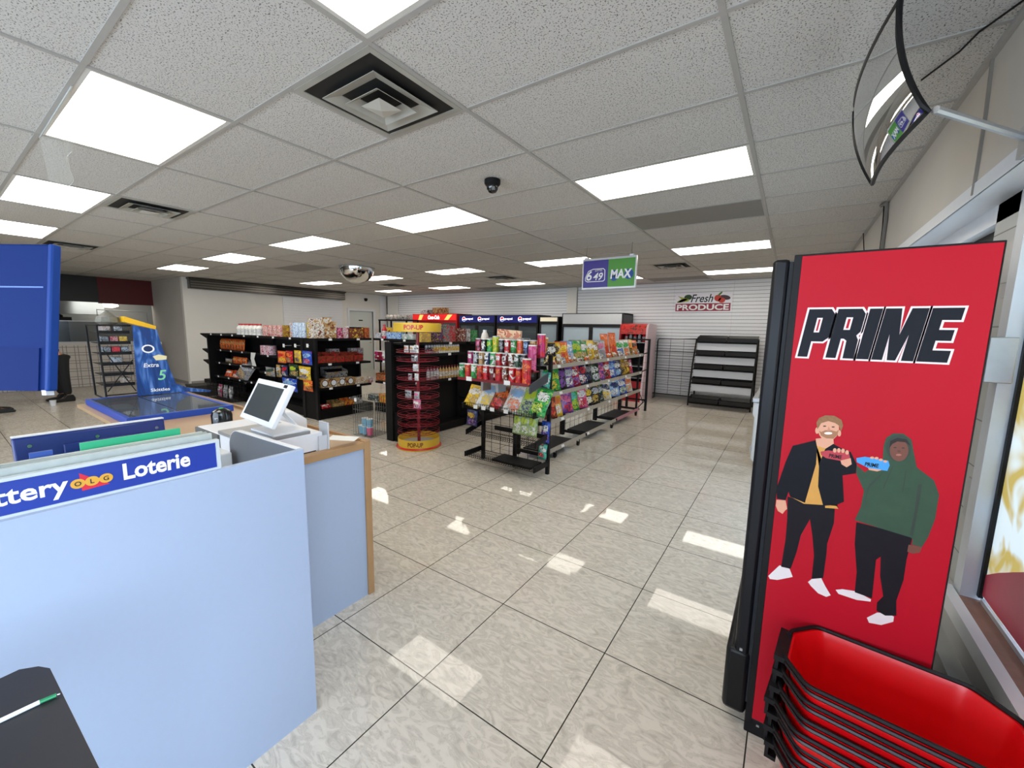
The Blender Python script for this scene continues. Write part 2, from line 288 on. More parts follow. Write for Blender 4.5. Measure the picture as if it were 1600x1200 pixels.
w2 = struct('window_2', MB().box((.75, 2.76, .455), (.80, 4.3, .50)).box((.75, 2.76, 2.02), (.80, 4.3, 2.14)).box((.75, 4.2, .5), (.80, 4.3, 2.02)), BLACK)
part('window_pane', MB().add([(.777, 2.78, .5), (.777, 4.2, .5), (.777, 4.2, 2.02), (.777, 2.78, 2.02)], [(0, 1, 2, 3)]), glass, w2); part('window_edge', B((.745, 2.76, .5), (.80, 2.80, 2.02)), BLACK, w2)
tag(struct('ground', B((.95, -12, -.2), (25, 14, -.12)), mat('pale_paving', '#9a9893', .8, noise=.1, nscale=2)), 'pale pavement outside the shop window', 'ground'); bpy.data.objects['ground'].pop('category', None)
# window poster on the outside of the glass
def swirl():
    m = bpy.data.materials.new('window_poster_print'); m.use_nodes = True; t = m.node_tree; b = t.nodes['Principled BSDF']; L = t.links.new; N = t.nodes.new
    tc = N('ShaderNodeTexCoord'); n = N('ShaderNodeTexNoise'); n.inputs['Scale'].default_value = 3.2; n.inputs['Distortion'].default_value = 1.5; n.inputs['Detail'].default_value = 2; L(tc.outputs['Object'], n.inputs['Vector'])
    r = N('ShaderNodeValToRGB'); e = r.color_ramp.elements; e[0].position = .36; e[0].color = rgb('#d9b45e'); e[1].position = .5; e[1].color = rgb('#f4f0e6'); L(n.outputs[0], r.inputs[0]); L(r.outputs[0], b.inputs['Base Color']); b.inputs['Roughness'].default_value = .4
    b.inputs['Transmission Weight'].default_value = 0
    tl = N('ShaderNodeBsdfTranslucent'); L(r.outputs[0], tl.inputs[0]); ms = N('ShaderNodeMixShader'); ms.inputs[0].default_value = .6; o = t.nodes['Material Output']; L(b.outputs[0], ms.inputs[1]); L(tl.outputs[0], ms.inputs[2]); L(ms.outputs[0], o.inputs[0])
    return m
t = thing('window_poster', 'large pale swirled dessert poster with pink base on the window glass', 'poster', (.750, 0, 0))
part('poster_sheet', MB().add([(0, .2, .49), (0, 2.41, .49), (0, 2.41, 2.0), (0, .2, 2.0)], [(0, 1, 2, 3)]), swirl(), t)
fp = ((-.0015, 0, 0), (0, 1, 0), (0, 0, 1), (-1, 0, 0))
flat('pink_curve', [[(2.41, .495)] + [(.2, .495)] + [(.2 + k * .1, .62 + .55 * math.sin(min(1, (2.15 - k * .1) / 1.6) * math.pi * .5)) for k in range(0, 22)] + [(2.41, .58)]], fp, mat('pink_print', '#e2566a', .4), t)
flat('green_leaf', [ell(2.2, 1.45, .07, .12)], fp, mat('green_print', '#2f8a3c', .4), t); flat('red_fruit', [ell(2.3, 1.36, .05, .09)], fp, mat('red_print', '#d02b3a', .4), t)
t = thing('lock_box', 'small white metal lock box on the window post beside the tall red cooler', 'lock box', (.67, 2.43, 1.38))
part('box_body', MB().box((-.03, -.045, 0), (.05, .045, .18)), GREYM, t, .004); part('bolt', MB().box((-.036, -.02, .13), (-.03, -.005, .145)), BLACK, t); part('bolt', MB().box((-.036, -.02, .09), (-.03, -.005, .105)), BLACK, t)
part('hinge', MB().box((.695, 2.5, 1.72), (.71, 2.56, 1.95)).box((.69, 2.5, 1.78), (.7, 2.57, 1.84)), GREYM, wn)
part('hinge', MB().box((.695, 2.5, .78), (.71, 2.56, .95)), GREYM, wn)
# conduits and cables on the right wall
tag(part('conduit', MB().tube([(.565, 4.75, 2.2), (.565, 4.75, 2.55), (.56, 4.78, 2.68), (.54, 4.9, 2.69)], .014, 8), mat('conduit_grey', '#77736c', .5, noise=.1)), 'grey bent conduit pipe high on the right wall above the tall cooler', 'conduit')
tag(part('cable', MB().tube([(.57, 4.9, 2.2), (.565, 4.88, 2.5), (.56, 4.92, 2.69)], .005), BLACK), 'thin black cable hanging beside the bent conduit', 'cable')
tag(part('cable', MB().tube([(.57, 6.0, 2.15), (.565, 5.95, 2.45), (.55, 6.1, 2.69)], .005), BLACK), 'thin black cable hanging on the right wall farther back than the conduit', 'cable')
tag(part('cable_cover', MB().tube([onx(1552, 85, .575), onx(1540, 180, .575), onx(1520, 305, .575)], .008, 4), mat('cover_grey', '#8d887f', .6)), 'thin vertical trim strip on the bulkhead above the window', 'trim strip')
tag(part('emergency_light', MB().cbox((.5, 4.62, 2.07), (.1, .12, .1)), mat('red_housing', '#c9606c', .5)), 'small pink red device on the wall just above the tall red cooler', 'alarm light')
# ================================================================ CEILING FIXTURES
GLOW = mat('light_diffuser_glow', '#fff8ea', .5, emit=LAMP, ecol='#fff7e9'); FRM = mat('lamp_frame_white', '#d6d3cd', .5)
fr_ = MB(); W, H = 1.2192 - .024, .6096 - .024
fr_.box((0, 0, -.004), (W, .02, .002)).box((0, H - .02, -.004), (W, H, .002)).box((0, .02, -.004), (.02, H - .02, .002)).box((W - .02, .02, -.004), (W, H - .02, .002))
frm = fr_.mesh('frame', FRM); dif = B((.02, .02, -.003), (W - .02, H - .02, .001)).mesh('diffuser', GLOW)
lights = [(i, j) for j in (-1, 3, 8, 12) for i in (-7, -5, -3, -1, 1)] + [(i, -6) for i in (-5, -3, -1, 1)]  # last row, behind the camera, is unseen and added for illumination
depthw = {-6: 'in the added, unseen front row', -1: 'in the nearest row of lamps', 3: 'in the second row of lamps', 8: 'in the third row of lamps', 12: 'in the farthest row of lamps by the back wall'}
posw = {-7: 'leftmost lamp', -5: 'second lamp from the left', -3: 'middle lamp', -1: 'second lamp from the right', 1: 'rightmost lamp'}
for i, j in lights:
    x, y = cell(i, j)
    lab = 'flat white ceiling light panel, %s %s' % (posw[i], depthw[j])
    t = thing('ceiling_light', lab if len(lab.split()) <= 16 else 'white ceiling light panel, %s, front part of the shop' % posw[i], 'ceiling light', (x + .012, y + .012, HC), 'ceiling light panels')
    link('frame', frm, t); link('diffuser', dif, t)
VENTM = mat('sooty_vent_metal', '#aaa89f', .45, noise=.35, nscale=5); VD = mat('vent_dark_gap', '#171615', .7)
def vent(i, j, label):
    x, y = cell(i, j); t = thing('ceiling_vent', label, 'ceiling vent', (x + .305, y + .305, HC), 'square ceiling vents')
    part('backing', B((-.292, -.292, -.004), (.292, .292, .001)), VD, t)
    mb = MB()
    for a, b in ((.292, .262),): mb.box((-a, -a, -.008), (a, -b, -.003)).box((-a, b, -.008), (a, a, -.003)).box((-a, -b, -.008), (-b, b, -.003)).box((b, -b, -.008), (a, b, -.003))
    part('rim', mb, VENTM, t)
    for k, (a, b, z0, z1) in enumerate(((.20, .135, -.03, -.006), (.125, .075, -.045, -.012))):
        vs = []
        for r, z in ((a, z0), (a, z0 + .003), (b, z1), (b, z1 + .003)): vs += [(-r, -r, z), (r, -r, z), (r, r, z), (-r, r, z)]
        fs = []
        for p, q in ((0, 2), (2, 3), (3, 1), (1, 0)): fs += [(p * 4 + n, p * 4 + (n + 1) % 4, q * 4 + (n + 1) % 4, q * 4 + n) for n in range(4)]
        part('louvre_ring', MB().add(vs, fs), VENTM, t, smooth=False)
    part('centre_cone', MB().add([(-.07, -.07, -.045), (.07, -.07, -.045), (.07, .07, -.045), (-.07, .07, -.045), (0, 0, -.058), (0, 0, -.02)], [(0, 1, 4), (1, 2, 4), (2, 3, 4), (3, 0, 4), (0, 1, 5), (1, 2, 5), (2, 3, 5), (3, 0, 5)]), mat('vent_cone', '#c4c2ba', .45), t, smooth=False)
vent(.5, 0, 'sooty square louvred ceiling vent nearest the camera beside the bright lamp'); vent(-2.5, 0, 'sooty square ceiling vent at the left, beyond the big lamp')
vent(-5.5, 0, 'dark square ceiling vent at far left above the blue board'); vent(.5, 10, 'dark square ceiling vent above the produce sign')
vent(-2.5, 10, 'dark square ceiling vent above the navy drink coolers'); vent(-5.5, 10, 'dark square ceiling vent near the door in the far left corner')
def perf():
    m = mat('perforated_return_grille', '#76736e', .6); t = m.node_tree; b = t.nodes['Principled BSDF']; tc = t.nodes.new('ShaderNodeTexCoord'); v = t.nodes.new('ShaderNodeTexVoronoi'); v.inputs['Scale'].default_value = 110; v.inputs['Randomness'].default_value = 0
    t.links.new(tc.outputs['Object'], v.inputs['Vector']); r = t.nodes.new('ShaderNodeValToRGB'); e = r.color_ramp.elements; e[0].position = .3; e[0].color = rgb('#33312e'); e[1].position = .36; e[1].color = rgb('#8d8a84'); t.links.new(v.outputs['Distance'], r.inputs[0]); t.links.new(r.outputs[0], b.inputs['Base Color']); return m
for i, j, lb in ((1, 5, 'grey perforated return air panel beyond the right-hand ceiling lamp'), (-5, 5, 'grey perforated ceiling panel left of the round mirror dome'), (0, 13, 'grey perforated ceiling panel next to the back wall above the produce sign'), (-4, 13, 'grey perforated ceiling panel by the back wall above the coolers')):
    x, y = cell(i, j); t = thing('return_air_grille', lb, 'ceiling grille', (x, y, HC), 'perforated ceiling panels')
    part('perforated_panel', B((.02, .02, -.004), (1.2, .59, .001)), perf(), t); part('grille_rim', MB().box((.012, .012, -.006), (1.207, .02, .001)).box((.012, .59, -.006), (1.207, .597, .001)).box((.012, .02, -.006), (.02, .59, .001)).box((1.2, .02, -.006), (1.207, .59, .001)), GREYM, t)
t = thing('dome_camera', 'small black dome security camera on the ceiling in the middle', 'security camera', (-2.03, 2.65, HC - .004))
part('camera_base', MB().lathe([(.062, 0), (.062, -.03), (.05, -.045)], 20), BLACK, t); part('camera_dome', MB().lathe([(.046, -.045), (.044, -.07), (.03, -.09), (.008, -.097)], 20), mat('dome_black_gloss', '#0a0a0c', .08, spec=.8), t)
part('lens_ring', MB().lathe([(.012, -.062), (.012, -.088)], 12, (.03, -.028, 0)), CHROME, t)
t = thing('dome_camera', 'tiny dark security camera on the left wall above the door', 'security camera', (LX, 9.1, 2.5)); part('camera_body', MB().lathe([(.02, .06), (.06, .05), (.06, 0), (.03, -.05)], 12, (.06, 0, 0)), BLACK, t); part('camera_bracket', B((0, -.03, -.02), (.03, .03, .06)), GREYM, t)
MIR = mat('mirror_silver', '#e6e8e8', .03, 1.)
t = thing('dome_mirror', 'silver half-dome security mirror on the ceiling left of centre', 'security mirror', (-7.15, 5.0, HC - .004))
part('mirror_dome', MB().lathe([(.325 * math.cos(a), -.31 * math.sin(a)) for a in [k * math.pi / 2 / 12 for k in range(12)]] + [(.002, -.31)], 32), MIR, t); part('dome_rim', MB().lathe([(.34, 0), (.34, -.015), (.32, -.015)], 32), GREYM, t)
# convex wall mirror (rectangular, curved) on an arm
t = thing('convex_mirror', 'black-rimmed rectangular convex mirror on a metal arm at upper right', 'security mirror')
s_ = 1.25; P = [Vector((0, 0, EYE)) + s_ * (Vector(q) - Vector((0, 0, EYE))) for q in ((.142, 1.453, 2.378), (.215, 1.416, 2.087), (.181, 1.945, 2.082), (.109, 1.983, 2.372))]
nn = Vector((-.970, -.064, -.233)); G = 14; vs = []; rimp = []
def mp_(u, v, h=0):
    p = P[0] * (1 - u) * (1 - v) + P[1] * u * (1 - v) + P[2] * u * v + P[3] * (1 - u) * v
    b = .05 * (1 - ((2 * u - 1) ** 2 + (2 * v - 1) ** 2) / 2); return p + nn * (b + h)
for a in range(G + 1):
    for b in range(G + 1): vs.append(mp_(a / G, b / G))
fs = [(a * (G + 1) + b, a * (G + 1) + b + 1, (a + 1) * (G + 1) + b + 1, (a + 1) * (G + 1) + b) for a in range(G) for b in range(G)]
k0 = len(vs); vs2 = vs + [Vector(v) - nn * .006 for v in vs]; fs2 = fs + [tuple(i + k0 for i in f[::-1]) for f in fs]
part('mirror_face', MB().add(vs2, fs2), MIR, t)
ring = [mp_(k / G, 0) for k in range(G)] + [mp_(1, k / G) for k in range(G)] + [mp_(1 - k / G, 1) for k in range(G)] + [mp_(0, 1 - k / G) for k in range(G)]
part('rim', MB().tube([p - nn * .003 for p in ring], .0085, 6, closed=True), BLACK, t)
back = MB(); part('mirror_back', MB().add([Vector(v) - nn * .012 for v in vs], fs), mat('mirror_backing', '#2a2a2a', .6), t)
cN = P[1] + Vector((.01, 0, 0)); wallp = Vector(onx(1612, 218, X1))
part('arm', MB().tube([cN - nn * .01, wallp], .011, 8), GREYM, t); part('wall_bracket', MB().cbox(wallp + Vector((-.01, 0, 0)), (.02, .06, .1)), GREYM, t)
tag(part('cable', MB().tube([Vector(onz(1440, 125, HC - .01)), Vector(onz(1500, 80, HC - .012)), Vector(onz(1530, 50, HC - .01)), Vector(onz(1600, 0, HC - .012))], .004), BLACK), 'thin black wire running along the ceiling behind the convex mirror', 'cable')
# hanging lottery sign
t = thing('hanging_sign', 'hanging two-sided blue and green lottery sign by the ceiling', 'sign', (-2.105, 5.33, 2.12))
part('sign_frame', MB().box((-.375, -.02, 0), (.375, .02, .025)).box((-.375, -.02, .385), (.375, .02, .41)).box((-.375, -.02, .025), (-.36, .02, .385)).box((.36, -.02, .025), (.375, .02, .385)), GREYM, t)
part('blue_half', B((-.36, -.012, .025), (-.005, .012, .385)), mat('sign_indigo', '#3a2f8f', .4), t); part('green_half', B((-.005, -.012, .025), (.36, .012, .385)), mat('sign_green', '#4f9a34', .4), t)
part('wire', MB().tube([(-.33, 0, .41), (-.33, 0, .58)], .0025, 5), DARK, t); part('wire', MB().tube([(.3, 0, .41), (.3, 0, .58)], .0025, 5), DARK, t)
part('clip', B((-.35, -.02, .41), (-.3, .02, .43)), WHITE, t); part('clip', B((.28, -.02, .41), (.33, .02, .43)), WHITE, t)
fs_ = ((0, -.0125, 0), (1, 0, 0), (0, 0, 1), (0, -1, 0)); PW = mat('print_white', '#f6f6f8', .5); PB = mat('print_black', '#15161c', .5)
flat('outline', [[(-.335, .12), (-.30, .1), (-.07, .1), (-.045, .12), (-.045, .25), (-.07, .275), (-.22, .275), (-.29, .25), (-.335, .16)]], fs_, PW, t, .0008)
flat('outline_inner', [[(-.325, .125), (-.298, .11), (-.074, .11), (-.055, .125), (-.055, .246), (-.074, .265), (-.218, .265), (-.285, .242), (-.325, .16)]], fs_, mat('sign_indigo', '#3a2f8f'), t, .0012)
text('numeral', '6', fs_, -.315, .12, .13, PW, t, .02, .2, depth=.002); text('numeral', '49', fs_, -.215, .12, .10, PW, t, .02, .25, depth=.002); text('lettering', 'LOTTO', fs_, -.19, .238, .022, PW, t, .01, .1, depth=.002)
flat('blue_ball', [ell(.08, .17, .06, .07), ell(.28, .18, .06, .065)], fs_, mat('ball_blue', '#1d4f9a', .5), t, .001)
text('lettering', 'MAX', fs_, .03, .13, .12, PW, t, .035, .1, .29, depth=.002)
# fresh produce sign
t = thing('produce_sign', 'white wall sign reading Fresh PRODUCE with vegetables, on the slat wall', 'sign', (-1.72, Y1 - .02, 2.03))
part('sign_board', B((-.58, -.008, 0), (.58, 0, .42)), mat('sign_white', '#eceaf2', .5), t)
f2 = ((0, -.0085, 0), (1, 0, 0), (0, 0, 1), (0, -1, 0)); MR = mat('maroon_print', '#96243c', .5)
flat('maroon_band', [[(-.57, .01), (.56, .01), (.56, .18), (-.57, .18)]], f2, MR, t, .001); text('lettering', 'PRODUCE', f2, -.54, .03, .13, PW, t, .03, 0, 1.07, depth=.002)
text('lettering', 'Fresh', f2, -.25, .205, .175, PB, t, .012, .3, .46, depth=.001)
flat('broccoli', [ell(-.31, .32, .085, .06)], f2, mat('broccoli_green', '#25481f', .6), t, .001); flat('leek', [[(-.55, .20), (-.3, .23), (-.28, .27), (-.54, .36), (-.45, .28)], ell(-.43, .25, .12, .03, a=.3)], f2, mat('leek_green', '#a8b04a', .6), t, .0013)
flat('eggplant', [ell(.44, .3, .11, .05, a=-.2)], f2, mat('eggplant', '#3d1a2a', .5), t, .001); flat('tomato', [ell(.30, .29, .07, .07), ell(.38, .24, .07, .055)], f2, mat('tomato_red', '#c4341f', .5), t, .0015); flat('leaf', [ell(.34, .38, .06, .02, a=.8)], f2, mat('leaf_green', '#4c7a2a', .6), t, .0018)
# ================================================================ TALL RED COOLER
t = thing('beverage_cooler', 'tall red drinks cooler with PRIME lettering and two printed figures on its side', 'cooler', (0, 1.7, 0))
REDP = mat('cooler_red_print', '#b40e24', .5, spec=.2, noise=.10, nscale=1.6)
part('cabinet', MB().box((.0, .005, .07), (.45, .62, 1.8)), mat('cooler_black_body', '#121318', .35), t)
part('side_print', B((.004, -.0075, .072), (.4515, .005, 1.814)), REDP, t); part('base_plinth', B((-.02, -.004, 0), (.455, .61, .07)), BLACK, t, .004)
part('front_frame', MB().box((-.018, -.008, .05), (.005, .62, 1.82)).box((.0, -.0075, 1.813), (.456, .62, 1.82)).box((.451, -.0075, .07), (.456, .62, 1.82)), BLACK, t, .003)
part('door', MB().box((-.078, -.002, .30), (-.028, .61, 1.81)), mat('door_black_gloss', '#121318', .35, spec=.25), t, .012)
part('door_gasket', MB().box((-.029, .003, .12), (-.018, .6, 1.80)), mat('gasket_grey', '#24262b', .5, spec=.2), t)
part('lower_grille', MB().box((-.105, -.006, .06), (-.02, .61, .33)), mat('grille_black', '#101114', .35, spec=.25), t, .018)
part('screw', MB().box((-.06, -.006, .33), (-.05, .0, .34)).box((.02, -.008, .045), (.03, -.003, .052)), GREYM, t)
fc = ((0, -.0077, 0), (1, 0, 0), (0, 0, 1), (0, -1, 0))
def C(q, s=.3165, ox=1180, oy=620):
    r = []
    for a, b in q: p = ony(ox + a * s, oy + b * s, 1.698); r.append((p[0], p[2]))
    return r
# PRIME letters, heavy condensed, slanted
LT = {'P': [[(0, 0), (.34, 0), (.34, .33), (.72, .33), (.88, .42), (.88, .9), (.74, 1), (0, 1)], [(.34, .52), (.52, .52), (.52, .82), (.34, .82)]],
      'R': [[(0, 0), (.33, 0), (.33, .4), (.42, .4), (.52, .36), (.55, 0), (.9, 0), (.87, .38), (.78, .47), (.88, .55), (.88, .9), (.74, 1), (0, 1)], [(.33, .58), (.53, .58), (.53, .83), (.33, .83)]],
      'I': [[(0, 0), (.38, 0), (.38, 1), (0, 1)]], 'M': [[(0, 0), (.32, 0), (.32, .5), (.46, 0), (.70, 0), (.86, .5), (.86, 0), (1.2, 0), (1.2, 1), (.74, 1), (.60, .5), (.46, 1), (0, 1)]],
      'E': [[(0, 0), (.82, 0), (.82, .22), (.34, .22), (.34, .4), (.74, .4), (.74, .6), (.34, .6), (.34, .78), (.82, .78), (.82, 1), (0, 1)]]}
def offset(poly, d):
    n = len(poly); A = sum(poly[i][0] * poly[(i + 1) % n][1] - poly[(i + 1) % n][0] * poly[i][1] for i in range(n)); sg = 1 if A > 0 else -1; r = []
    for i in range(n):
        p0, p1, p2 = (Vector(poly[(i + k) % n]) for k in (-1, 0, 1)); a = (p1 - p0).normalized(); b = (p2 - p1).normalized()
        na = Vector((a.y, -a.x)) * sg; nb = Vector((b.y, -b.x)) * sg; m = (na + nb); l = max(.5, m.length_squared / 2); r.append(tuple(p1 + m / l * d * (1 if m.length > .1 else 0)))
    return r
def prime(frame, u0, v0, hgt, wid, par, ink, outl, lean=.12, pre='lettering'):
    adv = {'P': .95, 'R': .97, 'I': .46, 'M': 1.28, 'E': .9}; tot = sum(adv[c] for c in 'PRIME') ; x = 0; sx = wid / tot
    O, U, V, N = map(Vector, frame)
    for c in 'PRIME':
        for lay, (dd, mt, dep) in enumerate(((.035 * hgt, outl, .0006), (0, ink, .0011))):
            if mt is None: continue
            mb = MB(); pl = [[((x + a) * sx + b * hgt * lean, b * hgt) for a, b in q] for q in LT[c]]
            q = pl[0] if not lay else pl[0]
            q = offset(q, dd) if dd else q
            mb.add([O + U * (u0 + a) + V * (v0 + b) + N * dep for a, b in q], [tuple(range(len(q)))])
            part(pre + ('_outline' if not lay else ''), mb, mt, par, smooth=False)
            if len(pl) > 1:
                h2 = offset(pl[1], 0 if not lay else 0); mb = MB().add([O + U * (u0 + a) + V * (v0 + b) + N * (dep + .0003) for a, b in h2], [tuple(range(len(h2)))])
                if lay:
                    part('counter_outline', mb, outl, par, smooth=False)
                    h3 = offset(pl[1], -.03 * hgt); part('counter_fill', MB().add([O + U * (u0 + a) + V * (v0 + b) + N * (dep + .0006) for a, b in h3], [tuple(range(len(h3)))]), REDP, par, smooth=False)
        x += adv[c]
INK = mat('letter_ink', '#1b1e26', .5, spec=.15); OUTL = mat('letter_outline', '#f3dfe2', .4)
prime(fc, .020, 1.482, .158, .365, t, INK, OUTL, .12)
# printed figures (flat print on the cooler side)
SKIN = mat('print_skin_light', '#dba184', .5); SKD = mat('print_skin_dark', '#6f4132', .5); HAIRP = mat('print_hair', '#8d6642', .6, noise=.3, nscale=150); JK = mat('print_black_jacket', '#15171e', .5, spec=.15, noise=.2); TN = mat('print_tan_shirt', '#d09a45', .5, noise=.1)
TR = mat('print_black_trousers', '#1b1a1f', .5, spec=.15, noise=.2); GH = mat('print_green_hoodie', '#3b5443', .55, spec=.15, noise=.18, nscale=25); GHD = mat('print_green_shadow', '#29392f', .55); SH = mat('print_white_shoe', '#e6e2e2', .5, noise=.05); PRB = mat('print_red_bottle', '#b6323f', .4); PBB = mat('print_blue_bottle', '#3d9be0', .4)
F = lambda n, polys, m, d, lb=None: flat(n, [C(p) for p in polys], fc, m, t, d, lb)
F('printed_shoe', [[(65, 880), (120, 828), (170, 845), (185, 885), (110, 900), (72, 895)]], SH, .0006); F('printed_shoe', [[(260, 910), (285, 890), (325, 890), (345, 930), (372, 975), (350, 983), (310, 965), (275, 930)]], SH, .0006)
F('printed_trousers', [[(160, 490), (392, 545), (388, 620), (355, 720), (350, 780), (335, 890), (278, 895), (290, 780), (282, 680), (270, 600), (225, 680), (205, 760), (175, 845), (128, 835), (150, 700), (158, 600)]], TR, .0007)
F('printed_shirt', [[(170, 488), (295, 215), (385, 225), (345, 400), (345, 545), (410, 550), (400, 535), (240, 525)]], TN, .0008)
F('printed_neck', [[(298, 205), (305, 240), (345, 252), (388, 235), (385, 205), (345, 200)]], SKIN, .0009)
F('printed_jacket', [[(298, 212), (185, 240), (150, 320), (105, 450), (108, 500), (150, 508), (165, 465), (172, 490), (245, 520), (300, 330), (305, 250)], [(385, 230), (430, 255), (470, 270), (500, 330), (495, 375), (430, 385), (437, 515), (405, 528), (335, 535), (310, 440), (315, 330), (345, 255)]], JK, .0010)
F('printed_hand', [[(105, 505), (150, 508), (158, 550), (148, 558), (135, 575), (112, 560), (102, 535)]], SKIN, .0009)
F('printed_ear', [ell(305, 165, 9, 16), ell(414, 178, 9, 16)], SKIN, .0009); F('printed_head', [ell(361, 155, 52, 60, a=.08)], SKIN, .0010)
F('printed_beard', [[(314, 165), (325, 190), (350, 203), (385, 205), (405, 185), (412, 160), (400, 170), (375, 163), (345, 163), (325, 172)]], mat('print_beard', '#a37452', .6), .0012); F('printed_smile', [ell(360, 178, 20, 6)], PW, .0014)
F('printed_eyes', [ell(342, 143, 8, 3), ell(384, 147, 8, 3)], mat('print_eye', '#3b2a20', .5), .0014); F('printed_nose', [[(362, 145), (372, 166), (354, 166)]], mat('print_nose', '#c2876c', .5), .0013)
F('printed_hair', [[(306, 158), (302, 125), (315, 103), (345, 90), (390, 92), (425, 112), (433, 140), (422, 170), (412, 140), (395, 128), (360, 118), (325, 128), (315, 145)]], HAIRP, .0014)
F('printed_shoe', [[(396, 948), (430, 945), (495, 955), (570, 995), (568, 1006), (500, 998), (410, 968)]], SH, .0006); F('printed_shoe', [[(550, 1085), (600, 1060), (650, 1062), (683, 1080), (680, 1105), (620, 1121), (560, 1110)]], SH, .0006)
F('printed_trousers', [[(498, 615), (775, 685), (745, 800), (730, 900), (695, 1000), (695, 1075), (640, 1075), (597, 1050), (600, 1010), (630, 980), (615, 880), (618, 785), (595, 800), (575, 990), (490, 960), (500, 860), (490, 720)]], TR, .0007)
F('printed_hoodie', [[(632, 240), (628, 310), (540, 370), (500, 335), (497, 375), (535, 460), (520, 540), (490, 605), (600, 640), (765, 690), (775, 700), (770, 725), (820, 738), (850, 690), (885, 600), (905, 480), (880, 410), (795, 345), (778, 260), (770, 210), (730, 180), (680, 178), (645, 200)]], GH, .0009)
F('hoodie_folds', [[(820, 430), (800, 560), (775, 680), (760, 680), (785, 560), (800, 430)], [(640, 360), (560, 450), (530, 540), (560, 430)]], GHD, .0011)
F('hood_lining', [ell(706, 250, 62, 66)], GHD, .0011); F('printed_head', [ell(708, 262, 46, 54)], SKD, .0013); F('printed_hair', [[(660, 250), (665, 215), (700, 200), (745, 208), (765, 240), (740, 222), (700, 218), (675, 230)]], mat('print_dark_hair', '#1c1614', .6), .0015)
F('printed_eyes', [ell(688, 248, 8, 3), ell(728, 250, 8, 3)], mat('print_eye', '#3b2a20', .5), .0016); F('printed_mouth', [ell(706, 284, 14, 5)], mat('print_lip', '#a56a5a', .5), .0016); F('printed_nose', [ell(707, 266, 9, 6)], mat('print_nose_dark', '#5d3528', .5), .0015)
F('drawstring', [[(676, 340), (680, 340), (632, 450), (627, 448)], [(740, 360), (745, 360), (728, 470), (722, 470)]], GHD, .0012)
F('printed_hand', [[(755, 725), (820, 738), (810, 765), (775, 770), (748, 760)]], SKD, .0010)
F('printed_bottle', [[(322, 268), (360, 262), (462, 275), (468, 300), (462, 320), (430, 315), (350, 300), (325, 285)]], PRB, .0016); F('printed_bottle', [[(498, 300), (540, 293), (655, 313), (662, 335), (650, 363), (560, 350), (500, 320)]], PBB, .0016, 'light blue printed bottle')
F('printed_fingers', [ell(392, 262, 9, 11), ell(412, 262, 9, 11), ell(432, 264, 9, 11), ell(452, 272, 9, 11), [(420, 312), (470, 300), (475, 330), (450, 345), (425, 330)]], SKIN, .0018); F('printed_fingers', [ell(575, 298, 10, 6), ell(597, 300, 10, 6), ell(618, 308, 10, 6), ell(640, 316, 10, 6), [(555, 348), (625, 358), (600, 365), (560, 358)]], SKIN, .0018)
a = ony(1180 + 360 * .3165, 620 + 303 * .3165, 1.698); b = ony(1180 + 450 * .3165, 620 + 318 * .3165, 1.698)
for (p, q), s2 in ((((362, 296), (455, 310)), 1), (((538, 338), (636, 352)), 1)):
    A_ = C([p, q]); text('bottle_lettering', 'PRIME', ((0, -.0077, 0), Vector((A_[1][0] - A_[0][0], 0, A_[1][1] - A_[0][1])).normalized(), (0, 0, 1), (0, -1, 0)), 0, 0, .013, INK, t, .03, .1, .034, depth=.002).location = (A_[0][0], 0, A_[0][1])
